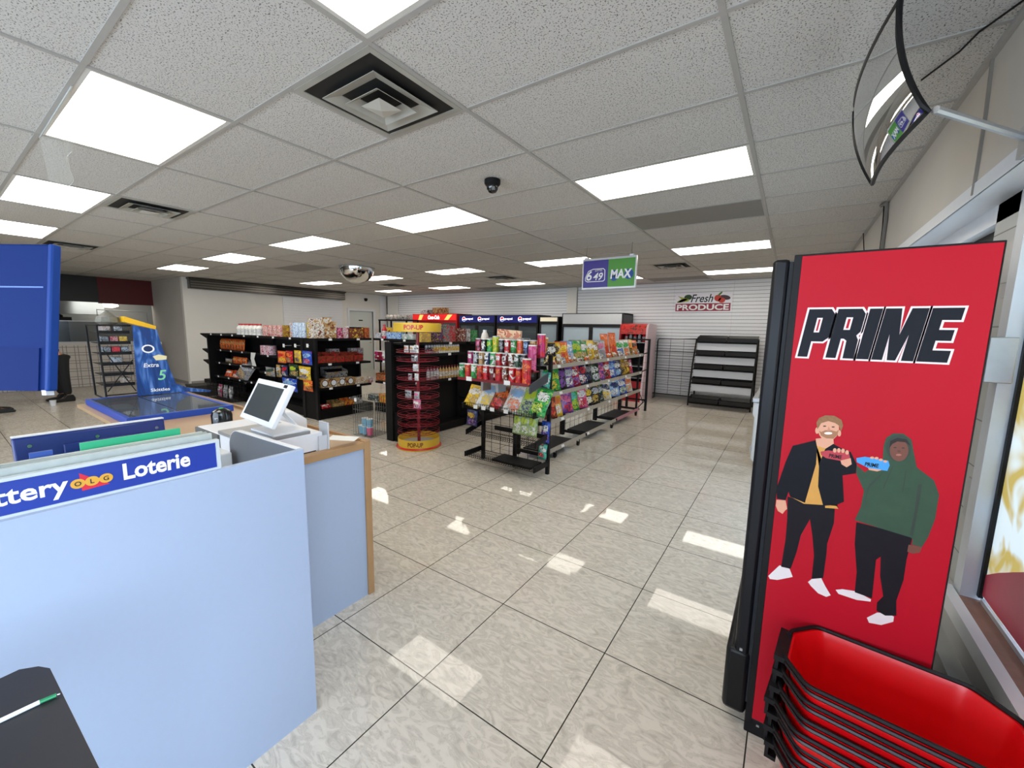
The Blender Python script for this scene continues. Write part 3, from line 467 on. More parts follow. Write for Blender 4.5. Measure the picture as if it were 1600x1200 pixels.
# ================================================================ RED BASKETS
def rr(hx, hy, c, z):
    return [(-hx, -hy + c, z), (-hx + c * .75, -hy, z), (hx - c, -hy, z), (hx, -hy + c * .9, z), (hx, hy - c * .9, z), (hx - c, hy, z), (-hx + c * .75, hy, z), (-hx, hy - c, z)]
def rsm(hx, hy, c, z, n=4):
    P8 = rr(hx, hy, c, z); out = []
    for k in range(8):
        p, q, r = Vector(P8[k - 1]), Vector(P8[k]), Vector(P8[(k + 1) % 8])
        a = q + (p - q).normalized() * .02; b = q + (r - q).normalized() * .02
        for i in range(n): s = i / (n - 1); out.append((1 - s) ** 2 * a + 2 * s * (1 - s) * q + s * s * b)
    return out
def basket_meshes():
    rings = [rsm(.255, .165, .085, .22), rsm(.25, .16, .085, .205), rsm(.215, .128, .07, .01), rsm(.205, .12, .07, 0), rsm(.20, .116, .07, .006), rsm(.24, .152, .083, .2), rsm(.247, .158, .083, .22)]
    n = len(rings[0]); mb = MB(); vs = [v for r in rings for v in r]; fs = []
    for i in range(len(rings)):
        j = (i + 1) % len(rings)
        if i == 3: continue
        fs += [(i * n + k, i * n + (k + 1) % n, j * n + (k + 1) % n, j * n + k) for k in range(n)]
    fs.append(tuple(3 * n + k for k in range(n))); fs.append(tuple(4 * n + k for k in range(n)))
    mb.add(vs, fs); body = mb.mesh('basket_body', mat('basket_red', '#d20a12', .28, noise=.06))
    ribs = MB()
    for k in range(5): ribs.obox((-.1 + k * .045, -.04, .0065), (.03, .05, 0), (.004, 0, 0), (0, 0, .002)); ribs.obox((-.07 + k * .045, -.04, .0065), (-.03, .05, 0), (.004, 0, 0), (0, 0, .002))
    rb = ribs.mesh('floor_ribs', mat('basket_red_dark', '#a5080e', .35))
    hd = []
    for sg in (1, -1):
        pts = [Vector(p) for p in rsm(.262, .172, .088, .224)]; use = [p for p in pts if p.y * sg > -.0]
        use.sort(key=lambda p: math.atan2(p.y * sg, p.x)); use = [Vector((p.x, p.y - sg * .012, p.z + .002)) for p in use]
        hd.append(MB().tube(use, .0065, 6).mesh('handle', BLACK))
    lug = MB()
    for q in (1,):
        for y in (-.07, .03): lug.box((q * .253, y, .155), (q * .285, y + .04, .168)).box((q * .275, y, .168), (q * .285, y + .04, .215)); 
        lug.box((q * .253, -.08, .205), (q * .288, .08, .222))
    return body, rb, hd, lug.mesh('end_grip', BLACK), MB().tube([(x, y, z) for x, y, z in rsm(.258, .168, .088, .212)], .006, 6, closed=True).mesh('rim_band', mat('basket_rim_black', '#1a1114', .35))
bb, rb, hd, lug, rimb = basket_meshes()
names = ['topmost', 'second from the top', 'third from the top', 'fourth from the top', 'fifth from the top', 'sixth from the top', 'lowest']
for k in range(7):
    z = .315 - k * .0525
    t = thing('shopping_basket', 'red shopping basket, %s in the nested stack by the tall cooler' % names[k], 'basket', (.338 - (0, .0, .004, .012, .0, .006, 0)[k], 1.505 - (0, 0, .004, .01, 0, 0, 0)[k], max(0, z)), 'stacked red shopping baskets', math.radians(-6 - (0, .5, -1, 1.5, 0, 1, 0)[k]))
    link('basket_body', bb, t); link('rim_band', rimb, t)
    if k == 0: link('floor_ribs', rb, t)
    for h in hd: link('handle', h, t)
    link('end_grip', lug, t); link('end_grip', lug, t, rot=(0, 0, math.pi))
# ================================================================ COUNTERS
LAM = mat('pale_blue_white_laminate', '#a8b7cf', .45, noise=.02, nscale=60); OAK = mat('oak_wood', '#b08a5f', .45, noise=.18, nscale=9); CW = mat('counter_wood_top', '#b3936f', .35, noise=.12, nscale=6)
t = thing('checkout_counter', 'oak-edged checkout counter with white front panel and wooden top', 'counter', (0, 0, 0))
part('front_panel', B((-1.935, .775, .0), (-1.915, 1.345, .88)), LAM, t); part('edge_strip', MB().box((-1.95, 1.345, 0), (-1.905, 1.385, .925)).box((-1.96, .775, .882), (-1.905, 1.345, .92)), OAK, t, .003)
part('worktop', MB().prism([(-4.62, .66), (-2.2, .66), (-2.2, .775), (-1.96, .775), (-1.96, 1.365), (-4.62, 1.365)], lambda u, v, h: (u, v, h), .88, .905), CW, t); part('raised_lip', MB().box((-4.62, 1.366, .88), (-1.95, 1.385, .922)), OAK, t)
part('cabinet_body', B((-4.58, .79, 0), (-1.96, 1.35, .88)), mat('counter_side_wood', '#8c7250', .5, noise=.15), t)
t = thing('lottery_counter', 'large white counter panel in the foreground with a grey curved end divider', 'counter', (0, 0, 0))
part('front_panel', MB().add([(-1.46, .77, 0), (-1.43, -.9, 0), (-1.43, -.9, 1.1), (-1.46, .77, 1.1), (-1.48, .77, 0), (-1.45, -.9, 0), (-1.45, -.9, 1.1), (-1.48, .77, 1.1)], [(0, 1, 2, 3), (4, 7, 6, 5), (0, 4, 5, 1), (1, 5, 6, 2), (2, 6, 7, 3), (3, 7, 4, 0)]), LAM, t)
wing = [(-2.06, .84)] + [(-2.06 + .09 * (1 - math.cos(a)), 1.005 + .085 * math.sin(a)) for a in [k * math.pi / 12 for k in range(7)]] + [(-1.481, 1.1), (-1.481, .84)]
part('end_divider', MB().prism(wing, lambda u, v, h: (u, h, v), .752, .77), mat('grey_divider', '#74767c', .5), t)
part('divider_edge', MB().prism([(wing[k][0], wing[k][1]) for k in range(1, 9)] + [(wing[k][0], wing[k][1] + .003) for k in range(8, 0, -1)], lambda u, v, h: (u, h, v), .751, .771), WHITE, t)
part('worktop', B((-2.14, -.9, .82), (-1.485, .75, .84)), mat('counter_grey_top', '#6f7074', .5), t)
part('support_panel', B((-2.1, -.85, 0), (-2.08, .74, .82)), LAM, t)
# lottery sign and stacked boards
t = thing('lottery_sign', 'long blue Lottery Loterie header sign standing along the white counter', 'sign', (-1.475, 0, 1.098))
part('sign_rim', MB().box((-.012, -.62, 0), (.008, .508, .008)).box((-.012, -.62, .088), (.008, .508, .096)).box((-.012, .498, .008), (.008, .508, .088)), mat('clear_acrylic_rim', '#c9d2d4', .2, noise=.05), t)
part('blue_panel', B((-.008, -.62, .008), (.004, .498, .088)), mat('lottery_blue', '#173a9c', .4, noise=.03), t)
f3 = ((.004, 0, 0), (0, 1, 0), (0, 0, 1), (1, 0, 0))
text('lettering', 'Loterie', f3, .280, .030, .046, PW, t, .03, 0, .150); text('lettering', 'Lottery', f3, .178 - .178, .018, .056, PW, t, .022, 0, .178)
flat('red_triangle', [[(.200, .026), (.198, .074), (.252, .030)]], f3, mat('logo_red', '#d8283a', .4), t, .0012)
for k, ch in enumerate('OLG'): flat('gold_disc', [ell(.194 + k * .026, .047, .0135, .0125)], f3, mat('logo_gold', '#e0a63a', .4), t, .0016 + k * .0002); text('logo_letter', ch, f3, .194 + k * .026, .041, .012, PB, t, .02, depth=.0024, align='CENTER')
BD = mat('board_edge_grey', '#a9b0ab', .5, noise=.12, nscale=40)
for k, (dx, hh, c, l_) in enumerate(((-.030, .112, '#b6bdb8', 'grey ticket board directly behind the blue lottery sign'), (-.048, .118, '#a2aaa5', 'grey ticket board, middle of those behind the blue lottery sign'), (-.066, .122, '#bcc3be', 'grey ticket board farthest behind the blue lottery sign'))):
    tag(part('ticket_board', MB().box((-1.475 + dx - .006, -.6, .841), (-1.475 + dx + .006, .50 - k * .006, 1.098 + hh - .004 * k)), mat('board_%d' % k, c, .5, noise=.12, nscale=40)), l_, 'board', 'ticket boards')
tag(part('folder', MB().box((-1.575, .22, .84), (-1.567, .44, 1.228)), mat('bright_green_folder', '#2fae7c', .5)), 'bright green folder edge between the ticket boards and blue monitor', 'folder')
tag(part('card', MB().box((-1.575, .13, .84), (-1.567, .17, 1.222)), mat('blue_card', '#2c4f9e', .5)), 'small blue card edge sticking up behind the lottery sign', 'card')
# blue backs
t = thing('customer_display', 'low wide navy display seen from behind, standing behind the lottery sign', 'display', (0, 0, 0))
L0, L1 = Vector(onx(18, 690, -2.1)), Vector(onx(257, 660, -2.1)); L0.z = 1.165; L1.z = 1.165; dn = Vector((.12, 0, -.0))
U_ = (L1 - L0).normalized(); Nn = Vector((U_.y, -U_.x, 0)); dwn = Vector((0.03, 0, -.30))
part('back_shell', MB().obox(L0, L1 - L0, -Nn * .03, dwn), mat('navy_shell', '#182c74', .35, noise=.05), t, .006)
part('top_edge', MB().obox(L0 + Vector((0, 0, .001)) - Nn * .028, L1 - L0, Nn * .024, (0, 0, .004)), WHITE, t)
o_ = L0 + (L1 - L0) * .28 + Nn * .0 + dwn * .13
part('raised_block', MB().obox(o_, (L1 - L0) * .52, Nn * .012, dwn * .8), mat('navy_shell', '#182c74'), t, .003); part('raised_block', MB().obox(o_ + (L1 - L0) * .14 + dwn * .12 + Nn * .012, (L1 - L0) * .3, Nn * .008, dwn * .6), mat('navy_shell', '#182c74'), t, .003)
for k in (.09, .5, .93): part('screw', MB().lathe([(.007, -.001), (.006, .003)], 10, (0, 0, 0)), CHROME, t, loc=L0 + (L1 - L0) * k + dwn * .1 + Nn * .002, rot=(0, math.pi / 2, 0))
part('display_stand', MB().cbox((-2.1, .33, .87), (.12, .2, .06)), NAVY, t)
t = thing('lottery_terminal_board', 'tall blue panel seen from behind at the left edge', 'display panel', (0, 0, 0))
Q = [Vector((0, 0, EYE)) + 1.12 * Vector(ray(*q)) for q in ((-120, 379), (82, 381), (76, 611), (-127, 611))]
ex = Q[1] - Q[0]; ez = Q[2] - Q[1]; n3 = ez.cross(ex).normalized()
if n3.dot(Q[0] - Vector((0, 0, EYE))) > 0: n3 = -n3
part('back_shell', MB().obox(Q[0], ex, -n3 * .02, ez), mat('cobalt_shell', '#0c2866', .65, spec=.12, noise=.06, nscale=6), t, .006)
part('side_band', MB().obox(Q[1] + n3 * .002 - ex.normalized() * .012, ex.normalized() * .014, -n3 * .024, ez), mat('cobalt_edge', '#173d86', .5, spec=.2), t, .004)
part('seam', MB().obox(Q[0] + ez * .3 + n3 * .001, ex * .94, -n3 * .002, (0, 0, .004)), mat('cobalt_seam', '#3a63b0', .4), t); part('lower_flap', MB().obox(Q[0] + ez * .71 + n3 * .004, ex * .93, -n3 * .004, ez * .29), mat('cobalt_flap', '#0b2460', .65, spec=.12), t)
part('clip', MB().obox(Q[2] + Vector((0, 0, -.012)) - ex.normalized() * .02, ex.normalized() * .012, -n3 * .02, (0, 0, .014)), WHITE, t)
part('mount_pole', MB().tube([Q[0] + ez + Vector((0, 0, .1)) - n3 * .03, Vector((Q[0].x, Q[0].y, .85)) - n3 * .03], .02, 10), NAVY, t)
# cash register
t = thing('cash_register', 'white cash drawer and printer unit on the checkout counter', 'cash register', (0, 0, .905))
part('drawer_box', MB().box((-2.58, .80, 0), (-1.965, 1.14, .108)), WHITE, t, .004); part('drawer_lid', MB().box((-2.32, .80, .108), (-1.97, 1.08, .125)), GREYM, t, .003)
part('front_slot', MB().box((-1.966, .84, .012), (-1.963, 1.1, .018)), DARK, t)
part('cable_tray', MB().box((-2.585, .79, .02), (-2.3, .80, .105)), mat('tray_grey', '#5a5c5c', .5), t)
t = thing('pos_tablet', 'white-framed touch screen tablet tilted on its stand above the cash drawer', 'tablet', (0, 0, 0))
TL, TRr, BR, BL = (Vector(q) for q in ((-2.259, .978, 1.283), (-1.876, .950, 1.283), (-1.893, .856, 1.093), (-2.276, .884, 1.093)))
e1 = TRr - TL; e2 = BL - TL; nr = e1.cross(e2).normalized()
if nr.y > 0: nr = -nr
part('screen_frame', MB().obox(TL, e1, e2, -nr * .022), WHITE, t, .004); part('screen', MB().obox(TL + e1 * .07 + e2 * .12, e1 * .80, e2 * .76, nr * .0012), mat('dark_screen', '#3c4245', .25), t)
part('badge', MB().obox(TL + e1 * .83 + e2 * .02, e1 * .09, e2 * .07, nr * .0015), BLACK, t)
part('stand_arm', MB().obox(TL + e1 * .42 + e2 * .45 - nr * .022, e1 * .2, -nr * .015, Vector((.0, .10, -.13))), WHITE, t, .003); part('stand_foot', MB().box((-2.2, .90, 1.031), (-1.97, 1.07, 1.042)), WHITE, t, .002)
t = thing('receipt_printer', 'white wedge-shaped receipt printer behind the tablet', 'printer', (-2.50, 1.24, .905), rz=-.25)
part('printer_body', MB().prism([(-.08, 0), (.08, 0), (.08, .10), (.0, .165), (-.08, .165)], lambda u, v, h: (h, u, v * .85), -.085, .085), WHITE, t, .006); part('paper_slot', MB().box((-.07, -.05, .1405), (.05, -.03, .1425)), DARK, t)
t = thing('card_holder', 'clear white acrylic card holder at the end of the cash drawer', 'card holder', (-1.955, 1.16, .905))
part('back_plate', MB().box((-.07, -.004, 0), (.012, .004, .155)), mat('frosted_acrylic', '#ccd0d6', .25), t, .002); part('side_plate', MB().box((-.002, -.05, 0), (.002, 0, .09)), mat('frosted_acrylic', '#ccd0d6'), t); part('slip_paper', MB().obox((-.03, .01, .055), (.11, .09, -.01), (-.05, .07, 0), (0, 0, .002)), TAGM, t)
t = thing('barcode_scanner', 'small black rounded scanner on the counter left of the cash drawer', 'scanner', (-2.68, .95, .905))
part('scanner_body', MB().lathe([(.05, 0), (.052, .13), (.045, .155), (.02, .17)], 16), mat('gloss_black', '#0b0d0c', .15), t); part('green_light', MB().lathe([(.012, .168), (.01, .172)], 10), mat('scanner_green', '#3ac45a', .4), t); part('lens', MB().lathe([(.009, -.002), (.007, .004)], 10), CHROME, t, loc=(.032, -.04, .12), rot=(math.pi / 2, 0, .6))
t = thing('label_printer', 'small white box with a dark grille between sign and divider', 'printer', (-2.0, .66, .84))
part('printer_case', MB().box((-.16, -.1, 0), (.02, .07, .16)), WHITE, t, .006); part('side_grille', MB().box((-.14, -.105, .01), (.0, -.1, .13)), mat('dark_grille', '#54544e', .6), t)
t = thing('card_terminal', 'dark navy hand-held terminal resting on the white box by the lottery sign', 'card terminal', (-2.05, .6, 1.0))
part('terminal_body', MB().obox((-.02, -.08, 0), (.075, .03, 0), (-.04, .1, .03), (0, 0, .025)), mat('terminal_navy', '#1d1e3a', .35), t, .006); part('terminal_keypad', MB().obox((-.008, -.06, .0285), (.05, .02, 0), (-.02, .05, .015), (0, 0, .002)), DARK, t)
# blue glass ticket tray
t = thing('ticket_counter_case', 'flat blue-edged glass display tray on the far end of the counter', 'display case', (0, 0, .905))
BL_ = mat('blue_tray_edge', '#1f47a6', .35, noise=.04)
part('tray_frame', MB().box((-4.56, .70, 0), (-3.45, .725, .045)).box((-4.56, 1.28, 0), (-3.45, 1.305, .045)).box((-4.56, .725, 0), (-4.535, 1.28, .045)).box((-3.475, .725, 0), (-3.45, 1.28, .045)), BL_, t, .002)
part('glass_top', B((-4.535, .725, .034), (-3.475, 1.28, .040)), mat('tray_glass', '#59626c', .04, spec=.9), t); part('tray_floor', B((-4.535, .725, .002), (-3.475, 1.28, .03)), NAVY, t); part('glass_joint', B((-4.53, .99, .0405), (-3.48, .996, .0415)), mat('navy_line', '#0e1a44', .4), t)
# candy display with blue printed side
t = thing('candy_display', 'tiered candy rack with blue printed side board and yellow header', 'candy display', (0, 0, 0))
side = [(.992, .95), (1.30, .95), (1.50, .925), (1.508, .94), (1.33, .985), (1.25, 1.03), (1.22, 1.15), (1.17, 1.4), (1.155, 1.50), (1.006, 1.535)]
def blueprint():
    m = bpy.data.materials.new('blue_swirl_print'); m.use_nodes = True; t_ = m.node_tree; b_ = t_.nodes['Principled BSDF']; L = t_.links.new; N = t_.nodes.new
    tc = N('ShaderNodeTexCoord'); n = N('ShaderNodeTexNoise'); n.inputs['Scale'].default_value = 5; n.inputs['Distortion'].default_value = 2; mp = N('ShaderNodeMapping'); mp.inputs['Scale'].default_value = (1, 2.5, .7); L(tc.outputs['Object'], mp.inputs[0]); L(mp.outputs[0], n.inputs['Vector'])
    r = N('ShaderNodeValToRGB'); e = r.color_ramp.elements; e[0].position = .38; e[0].color = rgb('#143a78'); e[1].position = .68; e[1].color = rgb('#6c92d4'); q = e.new(.52); q.color = rgb('#1f5299'); L(n.outputs[0], r.inputs[0]); L(r.outputs[0], b_.inputs['Base Color']); b_.inputs['Roughness'].default_value = .3; return m
part('side_board', MB().prism(side, lambda u, v, h: (h, u, v), -4.475, -4.45), blueprint(), t)
f4 = ((-4.4495, 0, 0), (0, 1, 0), (0, 0, 1), (1, 0, 0))
text('lettering', 'Extra', f4, 1.045, 1.185, .035, PW, t, .02, .15, .10); text('lettering', '5', f4, 1.13, 1.07, .085, mat('mint_green', '#8fe0a8', .4), t, .01, .2); text('lettering', 'Skittles', f4, 1.075, .975, .028, PW, t, .02, 0, .13)
flat('round_logo', [ell(1.085, 1.34, .042, .035)], f4, PW, t, .001); flat('round_logo_centre', [ell(1.085, 1.34, .03, .024)], f4, mat('logo_deep_blue', '#16305e', .4), t, .0014); flat('cream_logo', [[(1.11, 1.275), (1.13, 1.24), (1.20, 1.245), (1.205, 1.275), (1.15, 1.29)]], f4, mat('cream_print', '#efe2b0', .4), t, .001)
part('header', MB().add([(-4.46, .96, 1.56), (-4.46, 1.15, 1.50), (-4.46, 1.155, 1.53), (-4.46, .96, 1.605), (-4.6, .96, 1.56), (-4.6, 1.15, 1.50), (-4.6, 1.155, 1.53), (-4.6, .96, 1.605)], [(0, 1, 2, 3), (4, 7, 6, 5), (0, 4, 5, 1), (1, 5, 6, 2), (2, 6, 7, 3), (3, 7, 4, 0)]), mat('header_yellow', '#f0b81c', .4), t)
text('header_lettering', 'CANDY', ((-4.459, 0, 0), Vector((0, .95, -.3)).normalized(), (0, 0, 1), (1, 0, 0)), 1.06, 1.86, .022, INK, t, .02) if False else None
fr4 = MB().tube([(-4.5, .81, .96), (-4.5, .80, 1.53)], .007).tube([(-4.5, .80, 1.53), (-4.5, 1.0, 1.53)], .007).tube([(-4.5, .81, .97), (-4.5, 1.0, .97)], .006).tube([(-4.85, .81, .94), (-4.85, .80, 1.53)], .007).tube([(-4.5, .81, .94), (-4.85, .81, .94)], .006).tube([(-4.5, .8, 1.53), (-4.85, .8, 1.53)], .006)
part('wire_frame', fr4, BLACK, t); part('cross_brace', MB().tube([(-4.49, .82, 1.0), (-4.49, .99, 1.25)], .004).tube([(-4.49, .99, .99), (-4.49, .82, 1.34)], .004), BLACK, t)
for k in range(6): part('shelf', MB().box((-4.8, .81, 1.47 - k * .085), (-4.5, .99, 1.476 - k * .085)).box((-4.505, .81, 1.465 - k * .085), (-4.495, .99, 1.49 - k * .085)), BLACK, t)
cp = [('#7a8a92', '#c8b8b0', '#9a5a4a', 0, .86), ('#d8d8d4', '#8a8f96', '#55585c', 0, .93), ('#30363c', '#70767c', '#9aa0a4', 1, .845), ('#a03840', '#c89090', '#60343c', 1, .90), ('#d8a828', '#e0c060', '#a07018', 1, .955), ('#8a9094', '#5a6066', '#c0c4c8', 2, .85), ('#b02030', '#d84048', '#801420', 2, .905), ('#6a747a', '#a0a8ac', '#3c4448', 2, .96), ('#7a8288', '#b0b4b8', '#4c5458', 3, .91), ('#c8c0b8', '#8a6a4a', '#e0dcd4', 5, .955)]
for k, (a1, a2, a3, sh, yy) in enumerate(cp):
    cw = {0: 'dusky pink', 1: 'white and grey', 2: 'dark grey', 3: 'maroon', 4: 'gold', 5: 'pale grey', 6: 'bright red', 7: 'grey', 8: 'silver', 9: 'cream round-printed'}[k]
    tag(part('candy_packet', MB().cbox((0, 0, .026), (.12, .048, .05)), pack(a1, a2, a3, 60), loc=(-4.59, yy, 1.477 - sh * .085), bev=.003), '%s candy packet on the %s shelf beside the blue side board' % (cw, ORD[sh]), 'candy packet', 'packets on the candy rack')
tag(part('plastic_bag', MB().lathe([(.05, 0), (.08, .02), (.07, .06), (.03, .09), (.01, .11)], 9), mat('crumpled_grey_film', '#75746c', .3, noise=.5, nscale=50), loc=(-4.62, .89, 1.536)), 'crumpled grey plastic lying on top of the candy rack', 'plastic bag')
# near dark desk and pen
t = thing('clipboard_desk', 'black rounded-corner desktop with pale edge at bottom left', 'desk', (0, 0, 0))
zt = .9; A = [onz(78, 1044, zt), onz(155, 1200, zt), onz(190, 1290, zt), onz(-160, 1400, zt), onz(-160, 1120, zt), onz(0, 1060, zt), onz(30, 1046, zt), onz(60, 1041, zt)]
part('desktop', MB().prism([(p[0], p[1]) for p in A], lambda u, v, h: (u, v, h), zt - .012, zt), mat('black_desktop', '#232226', .5, noise=.15, nscale=60), t)
cA = Vector((sum(p[0] for p in A) / 8, sum(p[1] for p in A) / 8)); part('edge_band', MB().prism([tuple(cA + (Vector((p[0], p[1])) - cA) * 1.01) for p in A], lambda u, v, h: (u, v, h), zt - .014, zt - .002), mat('pale_edge', '#d8d2c8', .5), t)
part('desk_leg', MB().tube([(cA.x, cA.y, 0), (cA.x, cA.y, zt - .014)], .03, 10), BLACK, t); part('desk_foot', MB().lathe([(.16, 0), (.15, .02), (.03, .03)], 20, (cA.x, cA.y, 0)), BLACK, t)
t = thing('ballpoint_pen', 'white and green ballpoint pen lying on the black desktop', 'pen', (0, 0, 0))
p0, p1, p2, p3 = (Vector(onz(*q, zt + .004)) for q in ((-8, 1130), (62, 1097), (88, 1086), (94, 1084)))
part('barrel', MB().tube([p0, p1], .0037, 10), WHITE, t); part('green_tip', MB().tube([p1, p2], .0034, 10), mat('pen_green', '#1f8a55', .35), t); part('nib', MB().tube([p2, p3], .0012, 6), CHROME, t)
# hanging clear sheet
t = thing('acrylic_sheet', 'clear curled plastic sheet hanging from the ceiling at upper left', 'plastic sheet', (0, 0, 0))
a, b = Vector(onz(62, 215, HC - .01)), Vector(onz(112, 135, HC - .01)); mb = MB(); n = 10; vs = []
for k in range(n + 1):
    q = a.lerp(b, k / n); wv = .05 * math.sin(k / n * math.pi * 1.6)
    for z in (0, .31): vs += [(q.x, q.y + wv * (z / .31) + (0 if z == 0 else .02), q.z - z)]
part('sheet', MB().add(vs, [(2 * k, 2 * k + 1, 2 * k + 3, 2 * k + 2) for k in range(n)]), mat('thin_clear_plastic', '#cfd0c6', .08, alpha=.22, spec=.9), t); part('hanging_clip', MB().tube([a, b], .004), mat('clip_clear', '#c6c8c4', .2), t); part('sheet_edge', MB().tube([vs[2 * k + 1] for k in range(n + 1)], .002, 5), mat('edge_bright', '#d5d6cc', .2), t)
# ================================================================ PRODUCT BUILDERS
def bag_mesh(w, h, d, mats, seed=0):
    rnd = random.Random(seed); NU, NV = 12, 16; mb = MB(); ax_ = rnd.uniform(-.15, .15); tl_ = rnd.uniform(-.5, .5)
    for side in (-1, 1):
        vs = []
        for j in range(NV + 1):
            v = j / NV
            for i_ in range(NU + 1):
                u = i_ / NU * 2 - 1; vv = (v - .06) / .88; vv = min(1, max(0, vv)); f = (1 - abs(u) ** 3.0) * (math.sin(math.pi * vv) ** .55 if 0 < vv < 1 else 0)
                cr = (.007 * math.sin(u * 8 + seed) * math.sin(v * 11 + seed * 2) + .004 * math.sin(u * 17 + v * 9 + seed)) * f
                vs.append((u * w / 2 * (1 - .07 * math.sin(math.pi * vv)), side * (d / 2 * f + cr + .001), v * h))
        fs = []; ms = []
        for j in range(NV):
            for i_ in range(NU):
                a_ = j * (NU + 1) + i_; fs.append((a_, a_ + 1, a_ + NU + 2, a_ + NU + 1))
        k = len(mb.f); mb.add(vs, fs)
        if side == -1:
            for q in range(len(fs)):
                j, i_ = divmod(q, NU)
                uu = (i_ + .5) / NU * 2 - 1; vv = (j + .5) / NV
                if j in (0, NV - 1): mb.m[k + q] = 3
                elif ((uu - ax_) / .8) ** 2 + ((vv - .66 - tl_ * uu * .15) / .15) ** 2 < 1: mb.m[k + q] = 1
                elif ((uu + ax_ * 2) / .7) ** 2 + ((vv - .27) / .19) ** 2 < 1: mb.m[k + q] = 2
    me = mb.mesh('chip_bag', mats, True, 80); return me
CN = {'red': ('#c8202a', '#8a0f18'), 'dark red': ('#7a1a22', '#4a0d12'), 'orange': ('#e8763a', '#c8501c'), 'yellow': ('#e8c53c', '#c79a1c'), 'gold': ('#b8962e', '#7a5f18'), 'green': ('#2fa04a', '#176a2c'), 'teal': ('#5cc4b0', '#2c8f80'),
      'blue': ('#2c55c0', '#18338a'), 'light blue': ('#8fb8e0', '#5c8cc4'), 'navy': ('#26305e', '#141a3c'), 'purple': ('#7a4a9a', '#4d2a6c'), 'pink': ('#d86a96', '#a83a6a'), 'magenta': ('#c02670', '#84124a'), 'black': ('#1d1c20', '#0e0e11'), 'brown': ('#7a3f24', '#4c2412'),
      'white': ('#e4e4e0', '#b8b8b4'), 'tan': ('#c09a62', '#8e6c3c'), 'grey': ('#8a8c90', '#5c5e62'), 'pale green': ('#a9bf8c', '#84a066'), 'lime': ('#b4c832', '#86a01c'), 'dark green': ('#23482f', '#142d1c'), 'silver': ('#b9bcc2', '#84888e')}
_meshes = {}
def bag(w, h, d, c, c2='white', c3=None):
    key = ('bag', round(w, 3), round(h, 3), round(d, 3), c, c2, c3)
    if key not in _meshes:
        a_, b_ = CN[c]; x_, y_ = CN[c2]; z_, w_ = CN[c3 or 'gold']
        base = pack(b_, a_, z_, 16, .25, (.42, .62)); logo = pack(b_, x_, x_, 34, .3, (.42, .62)); pic = pack(b_, z_, x_, 30, .3, (.45, .60))
        _meshes[key] = bag_mesh(w, h, d, [base, logo, pic, mat('seal_' + c, b_, .3, noise=.2, nscale=80)], len(_meshes))
    return _meshes[key]
def canm(r, h, c, c2='white', lid='white'):
    key = ('can', r, h, c, c2, lid)
    if key not in _meshes:
        a_, b_ = CN[c]; x_, y_ = CN[c2]
        body = MB().lathe([(r, 0), (r, h)], 18).mesh('can_body', pack(b_, a_, x_, 16, .3, (.42, .60)), True)
        lidm = MB().lathe([(r * 1.04, h), (r * 1.04, h + .008), (r * .96, h + .011)], 18).mesh('lid', mat('lid_' + lid, CN[lid][0], .3), True)
        v = MB(); n = 9
        vs = [((r + .0006) * math.sin((k / (n - 1) - .5) * 1.5), -(r + .0006) * math.cos((k / (n - 1) - .5) * 1.5), z) for z in (h * .56, h * .86) for k in range(n)]
        v.add(vs, [(k, k + 1, n + k + 1, n + k) for k in range(n - 1)]); lb = v.mesh('label_patch', pack(b_, x_, x_, 60, .3, (.45, .8)), True)
        _meshes[key] = (body, lidm, lb)
    return _meshes[key]
def can(loc, r, h, c, label, group, c2='white', lid='white', rz=0, name='snack_can', cat='snack can'):
    t = thing(name, label, cat, loc, group, rz); b_, l_, p_ = canm(round(r, 3), round(h, 3), c, c2, lid)
    link('can_body', b_, t); link('lid', l_, t); link('label_patch', p_, t); return t
def bottlem(r, h, c, cap, c2='white'):
    key = ('bot', r, h, c, cap, c2)
    if key not in _meshes:
        a_, b_ = CN[c]
        _meshes[key] = (MB().lathe([(r * .9, 0), (r, .005), (r, h * .6), (r * .85, h * .7), (r * .4, h * .84), (r * .38, h * .88)], 12).mesh('bottle_body', mat('bottle_' + c, a_, .2, noise=.1)), MB().lathe([(r * .45, h * .88), (r * .45, h)], 12).mesh('bottle_cap', mat('cap_' + cap, CN[cap][0], .3)), MB().lathe([(r * 1.01, h * .18), (r * 1.01, h * .55)], 12, cap=False).mesh('bottle_label', pack(CN[c2][0], CN[c2][1], a_, 50)))
    return _meshes[key]
def bottle(loc, r, h, c, cap, label, group, c2='white'):
    t = thing('bottle', label, 'bottle', loc, group); a_, b_, l_ = bottlem(round(r, 3), round(h, 3), c, cap, c2); link('bottle_body', a_, t); link('bottle_cap', b_, t); link('bottle_label', l_, t); return t
def boxm(w, d, h, cols, scale=30, name='carton', op=False):
    key = ('box', round(w, 3), round(d, 3), round(h, 3), cols, scale, op)
    if key not in _meshes:
        cc = [CN[c][0] if c in CN else c for c in cols]
        m_ = pack(cc[0], cc[1], cc[2], scale, .4)
        mb = MB()
        if op: e_ = .006; mb.box((-w / 2, 0, 0), (w / 2, e_, h)).box((-w / 2, d - e_, 0), (w / 2, d, h * 1.5)).box((-w / 2, e_, 0), (-w / 2 + e_, d - e_, h * 1.2)).box((w / 2 - e_, e_, 0), (w / 2, d - e_, h * 1.2)).box((-w / 2, 0, 0), (w / 2, d, e_))
        else: mb.box((-w / 2, 0, 0), (w / 2, d, h))
        _meshes[key] = mb.mesh('carton', m_, False)
    return _meshes[key]
